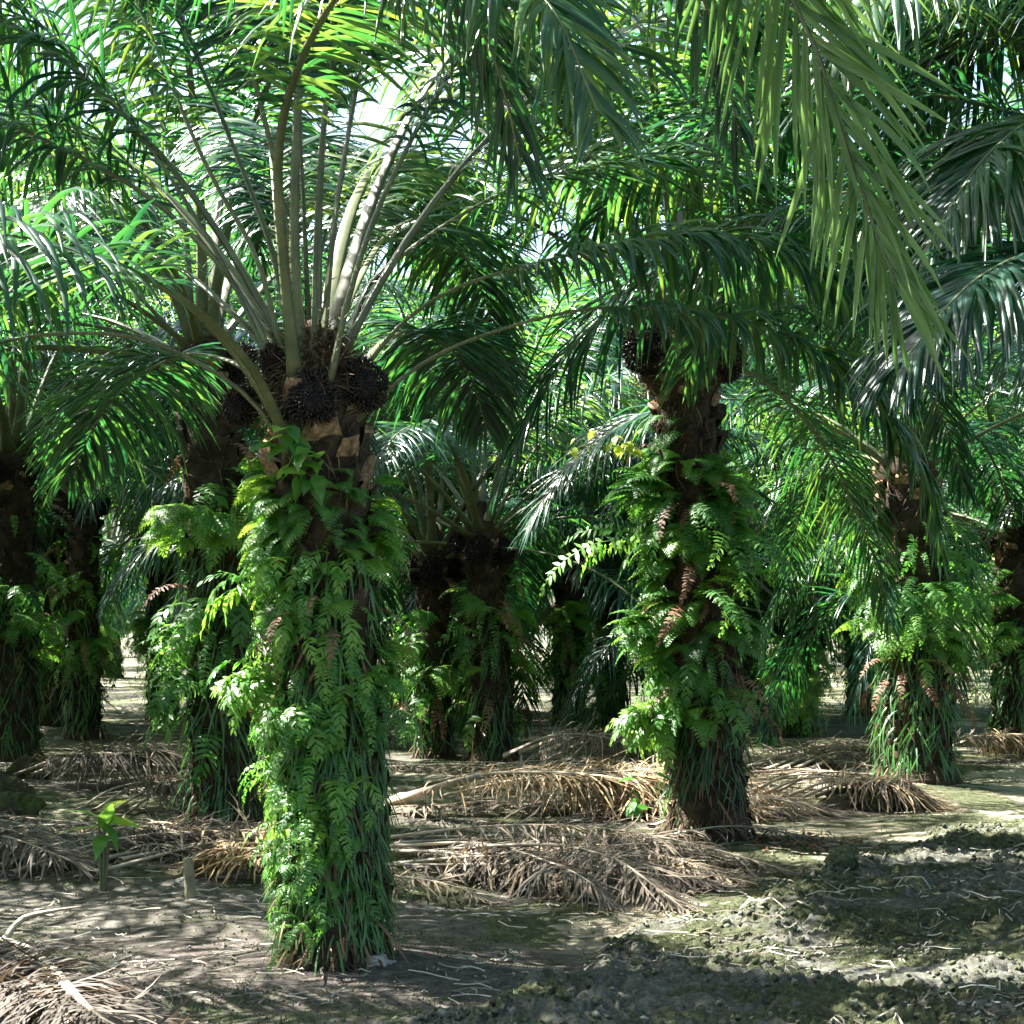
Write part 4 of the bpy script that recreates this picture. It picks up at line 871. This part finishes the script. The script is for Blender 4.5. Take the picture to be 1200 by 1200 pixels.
def litter():
    r = np.random.default_rng(9); mb = MB(); n = 5200
    py = r.uniform(905, 1230, n); yy = F*CAM_H/(py-HZ)*r.uniform(.95, 1.05, n); xx = r.uniform(-.34, .34, n)*yy
    den = fbm(xx*1.2+3, yy*1.2, 3); keep = den > .44; xx, yy = xx[keep], yy[keep]; n = len(xx)
    ll = .03+.28*r.random(n)**3; t = r.normal(0, .6, n)+np.where(r.random(n) < .5, 0, PI); w = r.uniform(.001, .004, n)
    c = np.stack([xx, yy], -1); d = np.stack([np.cos(t), np.sin(t)], -1); rings = []; b = r.normal(0, .35, n)
    for j in range(4):
        z = ground_h(c[:, 0], c[:, 1])+.012+.012*r.random(n); s = np.stack([-d[:, 1], d[:, 0]], -1)*w[:, None]
        rings.append(np.stack([np.column_stack([c-s, z]), np.column_stack([c+s, z+.004])], 1)); 
        cb, sb = np.cos(b), np.sin(b); d = np.stack([d[:, 0]*cb-d[:, 1]*sb, d[:, 0]*sb+d[:, 1]*cb], -1); c = c+d*(ll/3)[:, None]
    R = np.stack(rings, 1); mb.add(R.reshape(-1, 3), (grid_faces(4, 2)[None]+(np.arange(n)*8)[:, None, None]).reshape(-1, 4), 0, np.repeat(r.random(n), 8))
    tag(link('leaf_litter', mb.mesh('leaf_litter', [M_twig])), 'scattered dry twigs and leaf shreds on the soil', 'litter', None, 'stuff')
    mb = MB(); n = 260; g = G(940, 992); x = g[0]+r.normal(0, .28, n); y = g[1]+r.normal(0, .25, n)
    mb.scatter(leaf_T(.03, .07), frames(r.uniform(0, 6.3, n), r.normal(.2, .5, n), r.normal(0, .6, n), r.uniform(.5, 1.1, n)), np.stack([x, y, ground_h(x, y)+.015], -1), r.random(n))
    tag(link('fallen_leaves', mb.mesh('fallen_leaves', [M_brownleaf])), 'patch of fallen red-brown leaves beside the tall palm', 'litter', None, 'stuff')
litter()
def tufts():
    r = np.random.default_rng(19); mb = MB(); n = 60000
    py = r.uniform(880, 1235, n); y = F*CAM_H/(py-HZ)*r.uniform(.97, 1.03, n); x = r.uniform(-.34, .34, n)*y
    k = fbm(x*1.4+20, y*2.2+2, 5, g=.7)+.35*(fbm(x*9, y*9, 2)-.5) > .55; x, y = x[k], y[k]; n = len(x)
    z = ground_h(x, y)-.002; t = r.uniform(0, 6.28, n); hh = .006+.018*r.random(n)**2; w = hh*.22
    c, q = np.cos(t)*w, np.sin(t)*w; lx, ly = r.normal(0, .6, n)*hh, r.normal(0, .6, n)*hh
    V = np.stack([np.stack([x-c, y-q, z], -1), np.stack([x+c, y+q, z], -1), np.stack([x+lx+c*.2, y+ly+q*.2, z+hh], -1), np.stack([x+lx-c*.2, y+ly-q*.2, z+hh], -1)], 1)
    mb.add(V.reshape(-1, 3), np.arange(4*n).reshape(-1, 4), 0, np.repeat(r.random(n), 4))
    tag(link('moss', mb.mesh('moss', [M_moss])), 'thin moss and tiny grass growing on the soil', 'moss', None, 'stuff')
    mb = MB(); n = 9000; py = r.uniform(890, 1235, n); y = F*CAM_H/(py-HZ); x = r.uniform(-.34, .34, n)*y; k = fbm(x*1.5+9, y*1.5, 3) > .42; x, y = x[k], y[k]; n = len(x)
    a = np.linspace(0, 2*PI, 5, endpoint=False); p = np.linspace(-PI/2+.1, PI/2-.1, 4); Pp, A_ = np.meshgrid(p, a, indexing='ij')
    V = np.stack([np.cos(Pp)*np.cos(A_), np.cos(Pp)*np.sin(A_), np.sin(Pp)], -1)*(1+r.normal(0, .25, (4, 5, 1))); T = (V.reshape(-1, 3), grid_faces(4, 5, True), np.zeros(15, int), np.full(20, .5))
    sz = .002+.009*r.random(n)**3
    mb.scatter(T, frames(r.uniform(0, 6.3, n), r.normal(0, .5, n), r.normal(0, .5, n), sz), np.stack([x, y, ground_h(x, y)+sz*.3], -1), r.random(n))
    tag(link('soil_crumbs', mb.mesh('soil_crumbs', [M_clod])), 'small crumbs of soil strewn over the ground', 'soil', None, 'stuff')
tufts()
build_ground()

# fronds taken out to let sun onto trunks and floor and to clear sightlines
for k in (77, 213, 223, 53, 97, 92, 42, 44, 45, 47, 50, 51, 67, 68, 78, 94, 139, 107, 113, 58, 60, 63, 70, 85, 112, 126, 137, 218, 227, 247):
    o = bpy.data.objects.get('frond.%03d' % k)
    if o: bpy.data.objects.remove(o)

def one(key, k, a, var, sc_=1.):
    root, top = ROOTS[key]
    link('frond', var[k], root, (top[0]+math.cos(a)*.1, top[1]+math.sin(a)*.1, top[2]-.03*k), (0, 0, a), sc_)
for k, a in ((8, 3.4), (7, 4.0), (6, 4.6), (3, 2.4), (2, 3.3)): one('behind', k, a, VAR_M, .86)
for k, a in ((8, 4.3), (9, 5.7), (4, 6.1), (3, 5.0)): one('edge', k, a, VAR_M2, .95)
for k, a in ((1, .4), (2, 1.5), (2, 3.4), (1, 4.3), (3, 5.6), (4, .9), (0, 5.2)): one('tall', k, a, VAR_M2, 1.1)
for k, a in ((6, 2.25), (7, 2.75), (5, 2.5)): one(62, k, a, VAR_M, 1.05)
for k, a in ((2, 1.0), (4, 1.5), (3, .3), (4, 2.6), (3, 3.0)): one('front', k, a, VAR_M, 1.05)

# ------------------------------------------------------------------ light, sky, camera
sc = bpy.context.scene
SUN_AZ, SUN_EL = math.radians(-68), math.radians(50)      # azimuth from +Y towards +X
to_sun = Vector((math.sin(SUN_AZ)*math.cos(SUN_EL), math.cos(SUN_AZ)*math.cos(SUN_EL), math.sin(SUN_EL)))
sl = bpy.data.lights.new('sun', 'SUN'); sl.energy = 5; sl.angle = math.radians(.5); sl.color = (1, .97, .91)
so = bpy.data.objects.new('sun', sl); C.objects.link(so); so.rotation_euler = to_sun.to_track_quat('Z', 'Y').to_euler()
w = bpy.data.worlds.new('World'); sc.world = w; w.use_nodes = True
nt = w.node_tree; bg = nt.nodes['Background']; sky = nt.nodes.new('ShaderNodeTexSky'); sky.sky_type = 'NISHITA'; sky.sun_disc = False
sky.sun_elevation = SUN_EL; sky.sun_rotation = SUN_AZ; sky.air_density = 1.; sky.dust_density = 2.5; sky.ozone_density = 1.
nt.links.new(sky.outputs[0], bg.inputs['Color']); bg.inputs['Strength'].default_value = .065
cam = bpy.data.cameras.new('camera'); co = bpy.data.objects.new('camera', cam); C.objects.link(co)
co.location = (0, 0, CAM_H); co.rotation_euler = (PI/2, 0, 0); cam.sensor_width = 36; cam.lens = F/1200*36; cam.shift_y = .1; cam.clip_end = 3000; cam.clip_start = .05
sc.camera = co
sc.view_settings.view_transform = 'Standard'; sc.view_settings.look = 'None'; sc.view_settings.exposure = 2.95; sc.view_settings.gamma = 1
cy = sc.cycles
cy.max_bounces = 7; cy.diffuse_bounces = 4; cy.glossy_bounces = 2; cy.transmission_bounces = 4; cy.use_denoising = True; cy.caustics_reflective = False; cy.caustics_refractive = False
